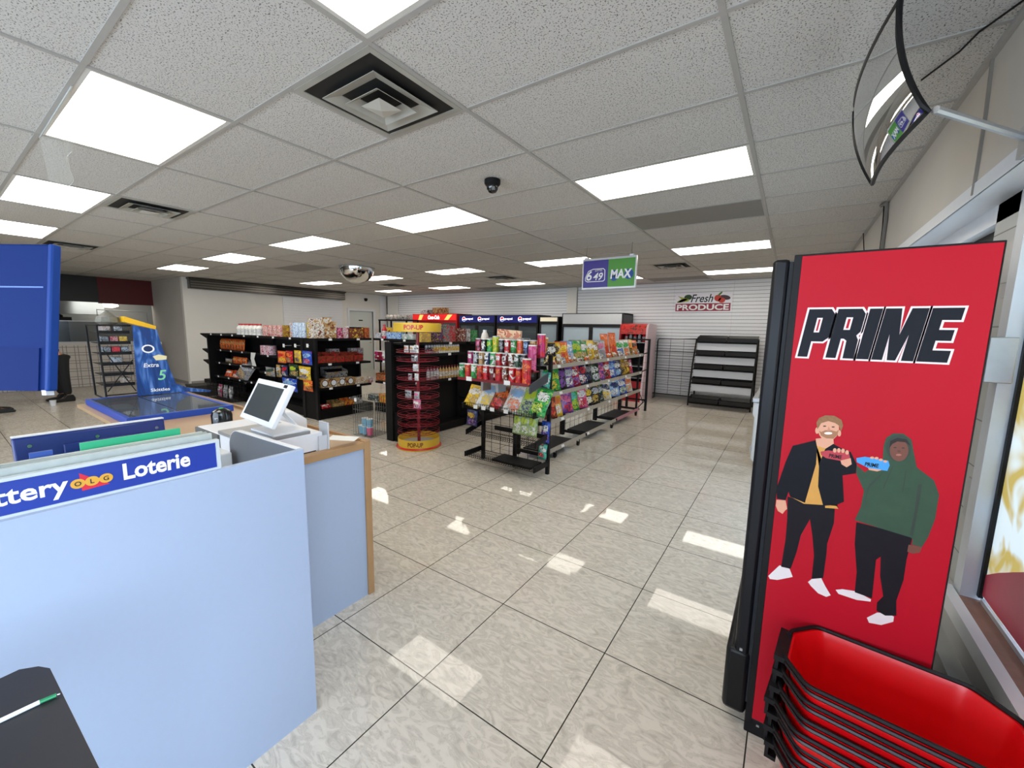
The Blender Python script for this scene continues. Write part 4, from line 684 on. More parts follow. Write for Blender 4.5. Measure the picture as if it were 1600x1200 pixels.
def run(plane, v, x0, x1, yt, zb, n=1):
    """centre positions, item width, height of n things in the pixel span x0..x1 standing at height zb on a shelf front"""
    f_ = (lambda a, b: onx(a, b, v)) if plane == 'x' else (lambda a, b: ony(a, b, v))
    mid = (x0 + x1) / 2; h = f_(mid, yt)[2] - zb; ax = 1 if plane == 'x' else 0
    a_ = f_(x0, 540)[ax]; b_ = f_(x1, 540)[ax]; w_ = abs(b_ - a_) / n
    out = []
    for k in range(n):
        p = a_ + (b_ - a_) * (k + .5) / n; out.append((v, p, zb) if plane == 'x' else (p, v, zb))
    return out, w_, h
def shelf_boxes(plane, v, x0, x1, yt, zb, n, cols, label, group, depth=.16, cat='box', name='carton', op=False, scale=30, rz=None):
    pos, w_, h = run(plane, v, x0, x1, yt, zb, n); h = max(.03, h)
    for k, p in enumerate(pos):
        o = link(name, boxm(w_ * .94, depth, h, cols, scale, name, op), None, p, (0, 0, math.pi / 2 if plane == 'x' else 0))
        tag(o, label if n == 1 else '%s, %s from left' % (label, ORD[k]), cat, group if group else None)
    return o, w_, h
def shelf_bags(plane, v, x0, x1, yt, zb, n, c, label, group, c2='white', c3=None, lean=.1, cat='snack bag', name='snack_bag', d=.05, hmul=1):
    pos, w_, h = run(plane, v, x0, x1, yt, zb, n); h = max(.04, h)
    for k, p in enumerate(pos):
        o = link(name, bag(w_ * .96, h, d, c, c2, c3), None, p, (-lean, 0, math.pi / 2 if plane == 'x' else 0))
        tag(o, label if n == 1 else '%s, %s from left' % (label, ORD[k]), cat, group)
def grid(mb, o, u, v, nu, nv, r=.0022):
    o, u, v = Vector(o), Vector(u), Vector(v)
    for k in range(nu + 1): mb.tube([o + u * k / nu, o + u * k / nu + v], r, 4)
    for k in range(nv + 1): mb.tube([o + v * k / nv, o + v * k / nv + u], r, 4)
    return mb
# ================================================================ LONG SNACK RACK (faces the right-hand aisle)
RX, RY0, RY1 = -2.24, 3.98, 7.58
BEIGE = mat('beige_price_rail', '#a79f92', .45, noise=.08, nscale=20); GM = 'chip bags on the long snack rack'
t = thing('snack_rack', 'long black wire snack rack with beige price rails, facing the open aisle', 'snack rack', (0, 0, 0))
for y in (4.02, 5.2, 6.4, 7.6): part('post', B((-2.68, y - .025, .05), (-2.62, y + .025, 1.2)), BLACK, t)
part('end_frame', MB().box((-2.30, 8.02, 0), (-2.26, 8.06, 1.42)).box((-2.68, 8.02, 0), (-2.64, 8.06, 1.42)).box((-2.64, 8.03, 1.39), (-2.30, 8.05, 1.42)).box((-2.64, 8.03, .2), (-2.30, 8.05, .23)).box((-2.3, 7.45, .0), (-2.27, 7.48, 1.1)).tube([(-2.28, 7.5, .5), (-2.3, 7.9, .2)], .008).tube([(-2.3, 7.58, 1.13), (-2.3, 8.02, 1.15)], .01).tube([(-2.3, 7.58, .8), (-2.3, 8.02, .82)], .01).tube([(-2.3, 7.58, .12), (-2.3, 8.02, .2)], .01), BLACK, t)
part('back_grid', grid(grid(MB(), (-2.6, 4.0, .1), (0, 3.6, 0), (0, 0, 1.05), 24, 9), (-2.3, 8.04, .3), (-.34, 0, 0), (0, 0, 1.05), 2, 8), BLACK, t)
zs = (1.11, .785, .455, .09)
for q, z in enumerate(zs):
    for k in range(3):
        a_, b_ = RY0 + k * 1.2, RY0 + 1.185 + k * 1.2; x = RX - (.02 if q == 3 else 0)
        part('price_rail', MB().obox((x - .006, a_, z), (.006, 0, 0), (0, b_ - a_, 0), (-.012, 0, .048)), BEIGE if not (q == 3 and k == 2) else mat('pinkish_rail', '#b5808a', .4), t)
        if q < 3: part('wire_shelf', grid(MB(), (x - .01, a_, z + .01), (-.36 + .06 * (q == 0), 0, .03), (0, b_ - a_, 0), 4, 16, .002), BLACK, t)
    for k in range(4):
        y = min(RY0 + k * 1.2, RY1 - .02); part('bracket', MB().obox((RX - .015, y, z), (0, .012, 0), (-.38, 0, 0), (0, 0, .04)), BLACK, t)
    for k in range(5 if q < 3 else 2): part('price_tag', MB().obox((RX - .0065 + (0 if q < 3 else -.02), RY0 + .25 + k * .78 + .07 * q, z + .008), (.008, 0, 0), (0, .07, 0), (-.008, 0, .03)), TAGM, t)
for k in range(3): part('base_deck', MB().box((-2.62, 4.1 + k * 1.2, .10), (RX - .05, 4.85 + k * 1.2, .115)), DARK, t)
for y in (4.3, 4.96, 6.21, 7.45):
    w_ = part('caster', MB().lathe([(.03, -.012), (.03, .012)], 14), BLACK, t, loc=(-2.28, y, .03), rot=(0, math.pi / 2, 0))
    part('caster_fork', MB().box((-2.30, y - .012, .03), (-2.296, y + .012, .09)).box((-2.264, y - .012, .03), (-2.26, y + .012, .09)).box((-2.3, y - .012, .085), (-2.26, y + .012, .092)), BLACK, t)
# rows of bags: (pixel centre, colour, logo, picture, relative height)
rowA = [(862, 'black', 'white', 'yellow', .9), (871, 'yellow', 'black', 'white', .92), (881, 'orange', 'yellow', 'red', .95), (891, 'light blue', 'white', 'silver', .97), (903, 'green', 'lime', 'tan', 1.), (913, 'green', 'white', 'tan', .95), (923, 'yellow', 'white', 'gold', .98), (931, 'gold', 'white', 'tan', .88), (940, 'silver', 'pink', 'grey', .97), (949, 'orange', 'orange', 'red', 1.3), (960, 'orange', 'orange', 'red', 1.36), (970, 'white', 'green', 'blue', .95), (978, 'white', 'green', 'orange', .95), (985, 'yellow', 'orange', 'black', .95), (991, 'orange', 'black', 'tan', .9)]
rowB = [(866, 'green', 'lime', 'yellow', 1), (879, 'black', 'purple', 'purple', 1), (889, 'purple', 'silver', 'white', 1), (900, 'red', 'white', 'purple', .95), (911, 'navy', 'red', 'white', 1.02), (920, 'black', 'grey', 'navy', 1.), (930, 'dark green', 'white', 'silver', .9), (939, 'purple', 'pink', 'pink', .95), (947, 'red', 'white', 'black', .95), (956, 'blue', 'light blue', 'white', .98), (964, 'navy', 'white', 'light blue', .92), (972, 'gold', 'tan', 'black', .95), (979, 'brown', 'tan', 'yellow', .9), (984, 'pink', 'white', 'red', .85)]
rowC = [(862, 'brown', 'orange', 'red', .95), (872, 'yellow', 'orange', 'white', 1), (887, 'purple', 'pink', 'red', .95), (898, 'green', 'teal', 'lime', 1.), (910, 'pink', 'white', 'red', 1.), (920, 'black', 'yellow', 'white', .95), (930, 'black', 'silver', 'gold', .95), (938, 'dark green', 'silver', 'black', .92), (947, 'white', 'navy', 'yellow', 1.), (961, 'light blue', 'navy', 'white', .95), (971, 'blue', 'white', 'pale green', .95), (981, 'white', 'orange', 'tan', .92)]
sn = ('upper', 'middle', 'lower')
for q, (row, zb, hh) in enumerate(((rowA, 1.15, .29), (rowB, .825, .29), (rowC, .495, .30))):
    ys = [onx(px, 545 + 40 * q, RX - .07)[1] for px, *_ in row]
    for k, (px, c, c2, c3, hm) in enumerate(row):
        gap = min(abs(ys[k] - ys[j]) for j in (k - 1, k + 1) if 0 <= j < len(ys)); w_ = min(.28, max(.21, round(gap * 1.1, 2)))
        big = hm > 1.2
        o = link('chip_bag', bag(w_ if not big else .15, hh * hm, .07, c, c2, c3), None, (RX - .07 - .012 * (k % 2), ys[k], zb), (-.24, 0, math.pi / 2 + (-.35 if not big else -.5)))
        if k == 0: lb = '%s chip bag, nearest one on the %s shelf of the long rack' % (c, sn[q])
        else: lb = '%s chip bag, %s from the near end, %s shelf of long rack' % (('tall ' if big else '') + c, ORD[k], sn[q])
        tag(o, lb, 'chip bag', GM)
for k, px in enumerate((866, 874, 882, 891, 899, 908, 919, 930, 941, 953, 962, 971, 981, 990, 997)):
    y = min(7.5, onx(px, 570, RX - .03)[1]); c = ('orange', 'tan', 'white', 'orange', 'tan', 'white')[k % 6]
    tag(link('snack_pouch', bag(.13, .12, .03, c, 'white' if c != 'white' else 'grey', 'brown'), None, (RX - .03, y, 1.135), (-.5, 0, math.pi / 2 - .2)), '%s small pouch along the top price rail, %s from the near end' % (c, ORD[k]), 'snack pouch', 'small pouches on the top rail')
for k, (px, c) in enumerate(((999, 'tan'), (1005, 'silver'), (1002, 'dark red'))):
    y = min(7.52, onx(px, 540, RX - .2)[1]); tag(link('snack_pouch', bag(.14, .14, .05, c, 'white', 'grey'), None, (RX - .2, y, 1.16 + (0 if k < 2 else .0)), (-.2, 0, math.pi / 2)), '%s pouch at the far end of the rack, under the open end frame' % c, 'snack pouch')
# ================================================================ END UNIT OF THE RACK
GC = 'snack cans on the end unit'; EX0, EX1, EY = -2.98, -2.08, 3.74
t = thing('endcap_rack', 'black wire end rack with three tiers of snack cans and empty lower shelves', 'snack rack', (0, 0, 0))
for x in (-2.96, -2.5, -2.07): part('post', B((x - .018, EY - .018, 0), (x + .018, EY + .018, 1.3)), BLACK, t)
part('back_grid', grid(MB(), (EX0, EY + .02, .1), (.9, 0, 0), (0, 0, 1.15), 7, 10, .003), BLACK, t)
for z, y1, slope in ((.105, 3.44, 0), (.36, 3.46, .06), (.68, 3.40, .0)):
    part('wire_shelf', grid(MB(), (EX0, y1, z), (.9, 0, 0), (0, EY - y1, slope), 34, 4, .0022), BLACK, t)
    part('shelf_lip', grid(MB(), (EX0, y1, z), (.9, 0, 0), (0, 0, .045 if z < .6 else .06), 30, 2, .0024), BLACK, t)
    for x in (EX0 - .02, EX1 + .01): part('bracket', MB().obox((x, y1, z - .01), (.014, 0, 0), (0, EY - y1, slope), (0, 0, .06)), BLACK, t)
part('flat_tray', B((-2.62, 3.46, .112), (-2.12, 3.70, .135)), DARK, t); part('cross_bar', MB().box((-2.75, 3.68, .40), (EX1, 3.70, .45)).box((-2.9, 3.62, .64), (-2.6, 3.64, .68)), BLACK, t)
for y, z in ((3.36, 1.015), (3.47, 1.145), (3.58, 1.285)): part('tier_shelf', MB().box((EX0 - .01, y - .045, z - .012), (EX1, y + .055, z)).box((EX0 - .01, y - .048, z - .012), (EX1, y - .045, z + .018)), mat('tier_red_edge', '#7c1a22', .4), t)
part('side_bracket', MB().obox((EX1 + .0, 3.34, .93), (.014, 0, 0), (0, .40, .10), (0, 0, .09)), mat('slate_bracket', '#3f424a', .4), t)
for k, x in enumerate((-2.83, -2.72, -2.60, -2.42)): part('price_tag', B((x, 3.394, .685), (x + .055, 3.397, .725)), TAGM, t)
for x in (-2.86, -2.36): part('price_tag', B((x, 3.306, 1.0), (x + .075, 3.309, 1.045)), TAGM, t)
for x in (-2.7, -2.5): part('support_bracket', B((x, 3.36, .9), (x + .03, 3.5, 1.0)), GREYM, t)
t1 = [('green', 'white'), ('red', 'orange'), ('green', 'white'), ('red', 'orange'), ('red', 'white'), ('dark red', 'white'), ('red', 'orange'), ('brown', 'white'), ('red', 'white'), ('red', 'orange')]
t2 = [('magenta', 'white'), ('black', 'silver'), ('tan', 'white'), ('navy', 'white'), ('green', 'white'), ('red', 'white'), ('dark red', 'white'), ('brown', 'white'), ('dark green', 'white'), ('black', 'silver')]
t3 = [('dark red', 'pink'), ('black', 'white'), ('green', 'lime'), ('lime', 'yellow'), ('black', 'grey'), ('red', 'white'), ('green', 'white'), ('orange', 'red'), ('navy', 'light blue'), ('tan', 'brown')]
for q, (tt, y, z, hh, xa, xb) in enumerate(((t1, 3.36, 1.015, .155, -3.0, -2.17), (t2, 3.47, 1.145, .155, -2.97, -2.19), (t3, 3.58, 1.285, .155, -2.95, -2.15))):
    for k, (c, c2) in enumerate(tt):
        x = xa + (xb - xa) * (k + .5) / 10
        can((x, y, z), .036, hh * (1.2 if (q, k) in ((2, 3),) else 1), c, '%s snack can, %s from left in the %s tier of the end rack' % (c, ORD[k], ('bottom', 'middle', 'top')[q]), GC, c2, 'white' if k % 3 else 'silver')
can((-2.125, 3.36, 1.015), .043, .25, 'red', 'tall bright red snack can at the right end of the bottom tier', GC, 'orange'); can((-2.13, 3.47, 1.145), .042, .25, 'pink', 'tall pink snack can at the right end of the middle tier', GC, 'magenta'); can((-2.105, 3.60, 1.285), .042, .22, 'magenta', 'tall magenta snack can at the right end of the top tier', GC, 'red')
GB = 'bags in the wire basket of the end rack'
for k, (x0, x1, yt, c, c2, c3) in enumerate(((722, 745, 605, 'yellow', 'white', 'gold'), (741, 768, 596, 'white', 'light blue', 'yellow'), (762, 786, 606, 'brown', 'orange', 'red'), (784, 812, 603, 'white', 'light blue', 'orange'), (808, 832, 606, 'pale green', 'lime', 'navy'), (826, 850, 609, 'green', 'white', 'lime'))):
    pos, w_, h = run('y', 3.42, x0, x1, yt, .69, 1)
    tag(link('chip_bag', bag(round(w_ * 1.05, 2), round(h + .04, 2), .08, c, c2, c3), None, (pos[0][0], 3.45, .69), (-.55, .12, .1)), '%s chip bag, %s from left in the wire basket shelf' % (c, ORD[k]), 'chip bag', GB)
for k, (x, c) in enumerate(((-2.85, 'yellow'), (-2.62, 'tan'), (-2.38, 'dark green'), (-2.2, 'navy'))):
    tag(link('chip_bag', bag(.22, .3, .07, c, 'white', 'gold'), None, (x, 3.60, .72), (-.35, .1, 0)), '%s chip bag in the back row of the wire basket shelf' % c, 'chip bag', GB)
for k, x in enumerate((-2.36, -2.27, -2.17)):
    tag(link('chip_bag', bag(.12, .24, .06, 'pale green', 'lime', 'white'), None, (x, 3.56, .44), (-.1, .05, 0)), 'pale green bag under the wire basket, %s from left' % ORD[k], 'chip bag', 'pale green bags on the end rack')
tag(link('chip_bag', bag(.17, .2, .06, 'white', 'pink', 'pale green'), None, (-2.15, 3.62, .66), (-.2, .3, .3)), 'white and pink bag beside the right post of the end rack', 'chip bag')
for nm, px, py, hh, c, c2, c3, lb in (('a', 851, 622, .28, 'teal', 'white', 'pink', 'teal snack bag clipped to the corner post of the rack'), ('b', 851, 692, .24, 'blue', 'white', 'purple', 'bright blue snack bag hanging low on the corner post'), ('c', 847, 717, .17, 'teal', 'white', 'red', 'small teal bag hanging lowest on the corner post'), ('d', 737, 665, .18, 'navy', 'gold', 'purple', 'dark and violet bag hanging below the left end of the basket')):
    p = ony(px, py, 3.70 if nm != 'd' else 3.38); tag(link('snack_bag', bag(.1 if nm != 'd' else .14, hh, .035, c, c2, c3), None, p, (0, .06, .1)), lb, 'snack bag', 'bags clipped to the end rack')
t = thing('gum_clip_rack', 'clear wire tray with chocolate bars on top of the can tiers', 'display tray', (-2.62, 3.72, 1.31))
part('wire_tray', grid(grid(MB(), (-.25, -.05, 0), (.5, 0, 0), (0, 0, .15), 4, 1, .003), (-.25, .08, 0), (.5, 0, 0), (0, 0, .15), 4, 1, .003).tube([(-.25, -.05, .0), (-.25, .08, 0)], .003).tube([(.25, -.05, 0), (.25, .08, 0)], .003), GREYM, t)
tag(part('carton', MB().obox((-2.80, 3.76, 1.36), (.32, 0, -.02), (0, .03, 0), (0, .02, .20)), pack('#c87a60', '#e2c2a0', '#9a3c30', 14)), 'salmon printed display card standing in the wire tray over the cans', 'display card')
for k in range(4): tag(link('carton', boxm(.11, .05, .07, ('brown', 'white', 'dark red'), 40), None, (-2.79 + k * .115, 3.69, 1.315)), 'white and brown chocolate box in the wire tray, %s from left' % ORD[k], 'box', 'chocolate boxes in the wire tray')
tag(link('carton', boxm(.16, .08, .13, ('dark red', 'tan', 'white'), 40), None, (-2.30, 3.75, 1.31)), 'reddish brown snack box at the right on top of the rack', 'box'); 
t = thing('drink_cup', 'orange paper cup standing on top of the rack at the right', 'cup', (-2.165, 3.75, 1.31)); part('cup_body', MB().lathe([(.03, 0), (.045, .15)], 16), pack('#e09a4a', '#c8702a', '#e8c088', 40), t); part('cup_lid', MB().lathe([(.047, .15), (.047, .165), (.035, .17)], 16), mat('cup_lid_cream', '#e8d8b8', .4), t)
t = thing('milk_jug', 'white carton-shaped bottle with yellow band behind the top cans', 'bottle', (-3.0, 3.8, 1.31)); part('bottle_body', MB().lathe([(.045, 0), (.045, .15), (.035, .19), (.02, .215)], 14), mat('jug_white', '#dcdad2', .35), t); part('bottle_band', MB().lathe([(.0462, .1), (.0462, .14)], 14, cap=False), mat('band_yellow', '#d8a834', .4), t); part('bottle_cap', MB().lathe([(.022, .215), (.022, .235)], 12), WHITE, t)
# ================================================================ RED SPINNER TOWER
t = thing('candy_tower', 'tall round red wire candy tower with yellow header and yellow drum base', 'display tower', (-3.97, 3.64, 0))
YEL = mat('tower_yellow', '#e8bf3c', .4, noise=.1, nscale=8); WR = mat('tower_red_wire', '#8c1426', .4)
part('base_drum', MB().lathe([(.285, 0), (.29, .015), (.275, .02), (.27, .025), (.27, .135)], 36, cap=False), YEL, t); part('base_trim', MB().lathe([(.285, .002), (.292, .02), (.28, .032)], 36), RED, t); part('base_floor', MB().lathe([(.268, .04), (.268, .045)], 36), mat('tower_white_inner', '#c9cbd4', .5), t)
part('centre_pole', MB().lathe([(.02, .04), (.02, 1.52)], 12), WR, t)
part('header_drum', MB().lathe([(.30, 1.505), (.30, 1.61), (.295, 1.615)], 36), YEL, t)
def wrap(name, s_, R_, ang, z, h, wdt, m_, bold=.03):
    o = text(name, s_, ((0, 0, 0), (1, 0, 0), (0, 0, 1), (0, -1, 0)), 0, 0, h, m_, t, bold, 0, wdt, depth=0, align='CENTER')
    for q in o.data.vertices:
        a_ = q.co.x / R_ + ang; q.co = Vector((R_ * math.sin(a_), -R_ * math.cos(a_), q.co.z + z))
wrap('header_lettering', 'POP-UP', .3015, .65, 1.53, .06, .24, RED); wrap('base_lettering', 'POP-UP', .2715, .65, .05, .06, .20, mat('tower_dark_letter', '#7a3a1c', .4))
zt_ = [1.245, 1.14, 1.02, .905, .79, .67, .55, .43, .315, .2]
for z in zt_:
    mb = MB(); n = 20
    for R_ in (.27, .16): mb.tube([(R_ * math.cos(2 * math.pi * k / n), R_ * math.sin(2 * math.pi * k / n), z + (0 if R_ > .2 else -.015)) for k in range(n)], .0035, 5, closed=True)
    mb.tube([(.27 * math.cos(2 * math.pi * k / n), .27 * math.sin(2 * math.pi * k / n), z + .03) for k in range(n)], .0028, 5, closed=True)
    for k in range(10): a_ = 2 * math.pi * k / 10; mb.tube([(.02 * math.cos(a_), .02 * math.sin(a_), z - .015), (.16 * math.cos(a_), .16 * math.sin(a_), z - .015), (.27 * math.cos(a_), .27 * math.sin(a_), z)], .0028, 4)
    part('wire_tier', mb, WR, t)
GT = 'candy cups on the red tower'
for k, (px, py, w_, h_, c, c2) in enumerate(((634, 545, .07, .09, 'white', 'orange'), (643, 545, .07, .09, 'white', 'tan'), (649, 529, .06, .10, 'white', 'silver'), (665, 545, .07, .09, 'white', 'black'), (645, 559, .06, .08, 'silver', 'black'), (647, 573, .05, .09, 'white', 'silver'), (662, 558, .05, .09, 'grey', 'white'), (640, 584, .06, .08, 'silver', 'dark red'), (670, 586, .06, .09, 'white', 'silver'), (666, 600, .06, .09, 'white', 'silver'), (637, 613, .10, .10, 'silver', 'black'), (652, 615, .08, .10, 'silver', 'pink'), (659, 631, .12, .12, 'pink', 'white'))):
    p = ony(px, py, 3.43); p = (max(-4.17, min(-3.78, p[0])), p[1], p[2]); zz = max([z for z in zt_ if z < p[2] + .03] or [.2])
    o = link('candy_pack', bag(w_, h_, .04, c, c2, 'silver'), None, (p[0], 3.44, zz + .002), (0, 0, .2)); tag(o, '%s candy pack on the red tower, %s counted from the top' % (c, ORD[k]), 'candy pack', GT)
# ================================================================ WIRE BIN WITH CUPS
t = thing('wire_bin', 'tall square silver wire bin on the floor by the black shelf end', 'wire bin', (-4.95, 3.62, 0), None, .12)
mb = MB()
for a_, b_, c_, d_ in ((-.17, -.17, .34, 0), (-.17, .17, .34, 0)): grid(mb, (a_, b_, .01), (c_, d_, 0), (0, 0, .56), 8, 3, .0025)
grid(mb, (-.17, -.17, .01), (0, .34, 0), (0, 0, .56), 8, 3, .0025); grid(mb, (.17, -.17, .01), (0, .34, 0), (0, 0, .56), 8, 3, .0025); grid(mb, (-.17, -.17, .012), (.34, 0, 0), (0, .34, 0), 6, 6, .0025)
part('wire_cage', mb, mat('zinc_wire', '#9a9a98', .35, .8), t); part('bin_tag', B((-.13, -.178, .5), (-.09, -.173, .55)), TAGM, t)
for k, (x, y, z, c) in enumerate(((-.02, -.09, .02, 'light blue'), (.09, -.09, .02, 'pink'), (-.02, -.09, .14, 'light blue'), (.09, -.09, .14, 'light blue'), (-.11, -.08, .02, 'light blue'))):
    o = thing('party_cup', '%s cup inside the wire bin, %s' % (c, ('left of the pink cup at the bottom', 'the only pink one', 'upper left', 'upper right above the pink one', 'leftmost at the bottom')[k]), 'cup', (-4.95 + x, 3.62 + y, z), 'cups in the wire bin'); part('cup_body', MB().lathe([(.036, 0), (.048, .115)], 16), mat('cup_' + c, {'light blue': '#8cc6e4', 'pink': '#e46a92'}[c], .4, noise=.1), o); part('cup_rim', MB().lathe([(.05, .112), (.05, .118)], 16), WHITE, o)
# ================================================================ BLACK GONDOLAS
def gondola(name_label, face, back, a, b, zs_, deps, top, plane, base=.16, ends=(1, 1)):
    """shelf unit; plane 'y': faces -y with front at y=face, 'x': faces +x with front at x=face; spans a..b"""
    t = thing('gondola_shelf', name_label, 'shop shelf', (0, 0, 0), None)
    bx = (lambda u0, u1, f0, f1, z0, z1: ((u0, f0, z0), (u1, f1, z1))) if plane == 'y' else (lambda u0, u1, f0, f1, z0, z1: ((f0, u0, z0), (f1, u1, z1)))
    s_ = 1 if back > face else -1
    part('back_panel', B(*bx(a, b, back, back - s_ * .03, 0, top)), mat('gondola_back', '#131315', .6, spec=.2, noise=.15), t); part('base_deck', B(*bx(a, b, face, back, .01, base)), DARK, t, .004)
    for z, dp in zip(zs_, deps):
        part('shelf', B(*bx(a + .01, b - .01, back - s_ * dp, back, z - .025, z)), DARK, t); part('shelf_rail', B(*bx(a + .01, b - .01, back - s_ * (dp + .008), back - s_ * dp, z - .035, z + .004)), BLACK, t)
        n_ = max(2, int((b - a) / .45))
        for k in range(n_):
            u = a + (b - a) * (k + .4) / n_; part('price_tag', B(*bx(u, u + .06, back - s_ * (dp + .011), back - s_ * (dp + .008), z - .034, z)), TAGM, t)
    for on, u in zip(ends, (a, b)):
        if on: part('upright', B(*bx(u - .02, u + .02, back - s_ * .08, back, 0, top)), BLACK, t)
    return t
TOP = 1.352
gondola('long black gondola at left holding orange bags and dark products', 3.62, 4.10, -10.72, -8.6, (1.0, .72, .42, TOP), (.30, .34, .38, .46), TOP, 'y')
gondola('black gondola section with hanging bags in the middle of the row', 3.66, 4.10, -8.58, -6.82, (.98, .66, TOP), (.30, .36, .46), TOP, 'y', .16)
part('shelf_wing', MB().prism([(-10.72, TOP - .005), (-11.16, TOP - .005), (-11.16, TOP - .03), (-10.72, TOP - .14)], lambda u, v, h: (u, h, v), 3.66, 4.5), DARK, bpy.data.objects['gondola_shelf'])
for z in (1.0, .75): part('shelf_wing', MB().prism([(-10.72, z), (-11.1, z), (-11.1, z - .025), (-10.72, z - .12)], lambda u, v, h: (u, h, v), 3.66, 4.5), DARK, bpy.data.objects['gondola_shelf'])
part('base_wing', B((-11.14, 3.66, .01), (-10.72, 4.5, .30)), mat('gondola_back', '#1a1a1c'), bpy.data.objects['gondola_shelf'])
part('end_panel', B((-10.75, 3.64, .0), (-10.70, 4.1, TOP)), DARK, bpy.data.objects['gondola_shelf'])
gondola('black gondola corner unit with red trays facing right', -6.35, -6.80, 3.64, 4.70, (.935, .525, TOP), (.42, .42, .46), TOP, 'x', .16)
part('corner_post', B((-6.40, 3.62, 0), (-6.34, 3.66, TOP)), BLACK, bpy.data.objects['gondola_shelf.002']); part('side_panel', B((-6.80, 3.63, 0), (-6.38, 3.65, TOP)), DARK, bpy.data.objects['gondola_shelf.002'])
gondola('recessed black gondola behind the wire bin, holding a purple and an orange box', 4.72, 5.16, -6.32, -4.56, (.955, .565, TOP), (.42, .42, .44), TOP, 'y', .16)
gondola('black gondola behind the red tower, facing right with bottles', -4.26, -4.50, 3.60, 4.92, (1.185, .80, TOP), (.22, .22, .24), TOP, 'x', .12)
part('end_post', B((-4.53, 3.56, 0), (-4.40, 3.60, TOP + .01)), BLACK, bpy.data.objects['gondola_shelf.004']); part('side_panel', B((-4.50, 3.585, 0), (-4.24, 3.605, .4)), DARK, bpy.data.objects['gondola_shelf.004'])
gondola('empty black gondola behind the snack can tiers', -4.16, -4.50, 4.94, 6.3, (.9, .45, TOP), (.2, .3, .30), TOP, 'x', .12)
part('sloped_bracket', MB().tube([(-4.2, 4.96, .42), (-4.05, 4.96, .30), (-3.9, 4.96, .1)], .012), BLACK, bpy.data.objects['gondola_shelf.005'])
# products on the top boards
shelf_boxes('y', 3.70, 375, 403, 513, TOP, 6, ('white', 'grey', 'silver'), 'white jar with red lid on the gondola top', 'jars with red lids on the gondola top', .07, 'jar', 'jar') if False else None
pos, w_, h = run('y', 3.74, 375, 411, 506, TOP, 6)
for k, p in enumerate(pos): bottle(p, w_ * .46, h, 'white', 'red', 'white bottle with red cap on the left gondola top, %s from left' % ORD[k], 'white bottles with red caps')
GT_ = 'packages on the gondola top'
for q in range(3):
    pos, w_, h = run('y', 3.78, 416, 445, 508, TOP, 4)
    for k, p in enumerate(pos): tag(link('tin', MB().lathe([(w_ * .47, 0), (w_ * .47, h / 3 - .004)], 14).mesh('tin', pack('#c8303a', '#e8c8b8', '#8a1820', 40)) if (q, k) == (0, 0) else bpy.data.meshes['tin'], None, (p[0], p[1], TOP + q * h / 3)), 'red tin, stack %s from left, %s layer, on the gondola top' % (ORD[k], ('bottom', 'middle', 'top')[q]), 'tin', 'stacked red tins')
for q in range(2):
    pos, w_, h = run('y', 3.78, 445, 454, 508, TOP, 1)
    tag(link('carton', boxm(w_ * .9, .1, h / 2 - .003, ('yellow', 'brown', 'gold'), 40), None, (pos[0][0], 3.75, TOP + q * h / 2)), 'yellow tin block beside the stacked red tins, %s' % ('lower', 'upper')[q], 'tin', 'yellow tins')
shelf_boxes('y', 3.74, 454, 460, 504, TOP, 1, ('orange', 'white', 'light blue'), 'orange-topped tall tube left of the pale blue tubes', GT_, .06, 'tube', 'tube')
pos, w_, h = run('y', 3.76, 460, 479, 504, TOP, 4)
for k, p in enumerate(pos): tag(link('tube', MB().lathe([(w_ * .45, 0), (w_ * .45, h)], 14).mesh('tube', pack('#a8c4e4', '#dce6f0', '#6c94c8', 30)) if k == 0 else bpy.data.meshes['tube'], None, p), 'pale blue tall tube on the gondola top, %s from left' % ORD[k], 'tube', 'pale blue tubes')
shelf_boxes('y', 3.74, 480, 488, 504, TOP, 1, ('yellow', 'gold', 'white'), 'tall yellow box beside the pale blue tubes on the gondola top', GT_, .08)
shelf_boxes('x', -6.42, 489, 508, 508, TOP, 1, ('tan', 'white', 'brown'), 'tall white and brown stick display box, left of the pair', GT_, .12, 'display box', 'display_box', True, 18)
shelf_boxes('x', -6.42, 508, 527, 507, TOP, 1, ('white', 'tan', 'brown'), 'tall white and brown stick display box, right of the pair', GT_, .12, 'display box', 'display_box', True, 18)
shelf_boxes('x', -6.42, 528, 536, 512, TOP, 1, ('dark red', 'pink', 'white'), 'crimson cup stack left of the red and yellow carton', GT_, .1); shelf_boxes('x', -6.42, 537, 545, 512, TOP, 1, ('red', 'white', 'pink'), 'red and white cup stack touching the red and yellow carton', GT_, .1)
shelf_boxes('x', -6.42, 546, 569, 511, TOP, 1, ('dark red', 'brown', 'yellow'), 'long dark red and yellow carton under the white one on the gondola top', GT_, .14, 'box', 'carton', False, 16)
pos, w_, h = run('x', -6.42, 546, 566, 505, TOP + .175, 1); tag(link('carton', boxm(w_, .12, .03, ('white', 'silver', 'white')), None, pos[0], (0, 0, math.pi / 2)), 'flat white lid lying on the long dark red carton', 'box')
shelf_boxes('x', -6.42, 570, 578, 512, TOP, 1, ('orange', 'brown', 'orange'), 'orange brown small carton on the gondola top', GT_, .1)
bottle((-6.05, 4.76, TOP), .045, .25, 'red', 'red', 'red squeeze bottle between the orange carton and the white box', 'bottles on the gondola top')
shelf_boxes('y', 4.76, 587, 596, 520, TOP, 1, ('white', 'silver', 'dark red'), 'small white box right of the red squeeze bottle', GT_, .1)
shelf_boxes('y', 4.76, 597, 627, 519, TOP, 4, ('blue', 'light blue', 'white'), 'blue and white box in the row on the gondola top', 'blue and white boxes', .1)
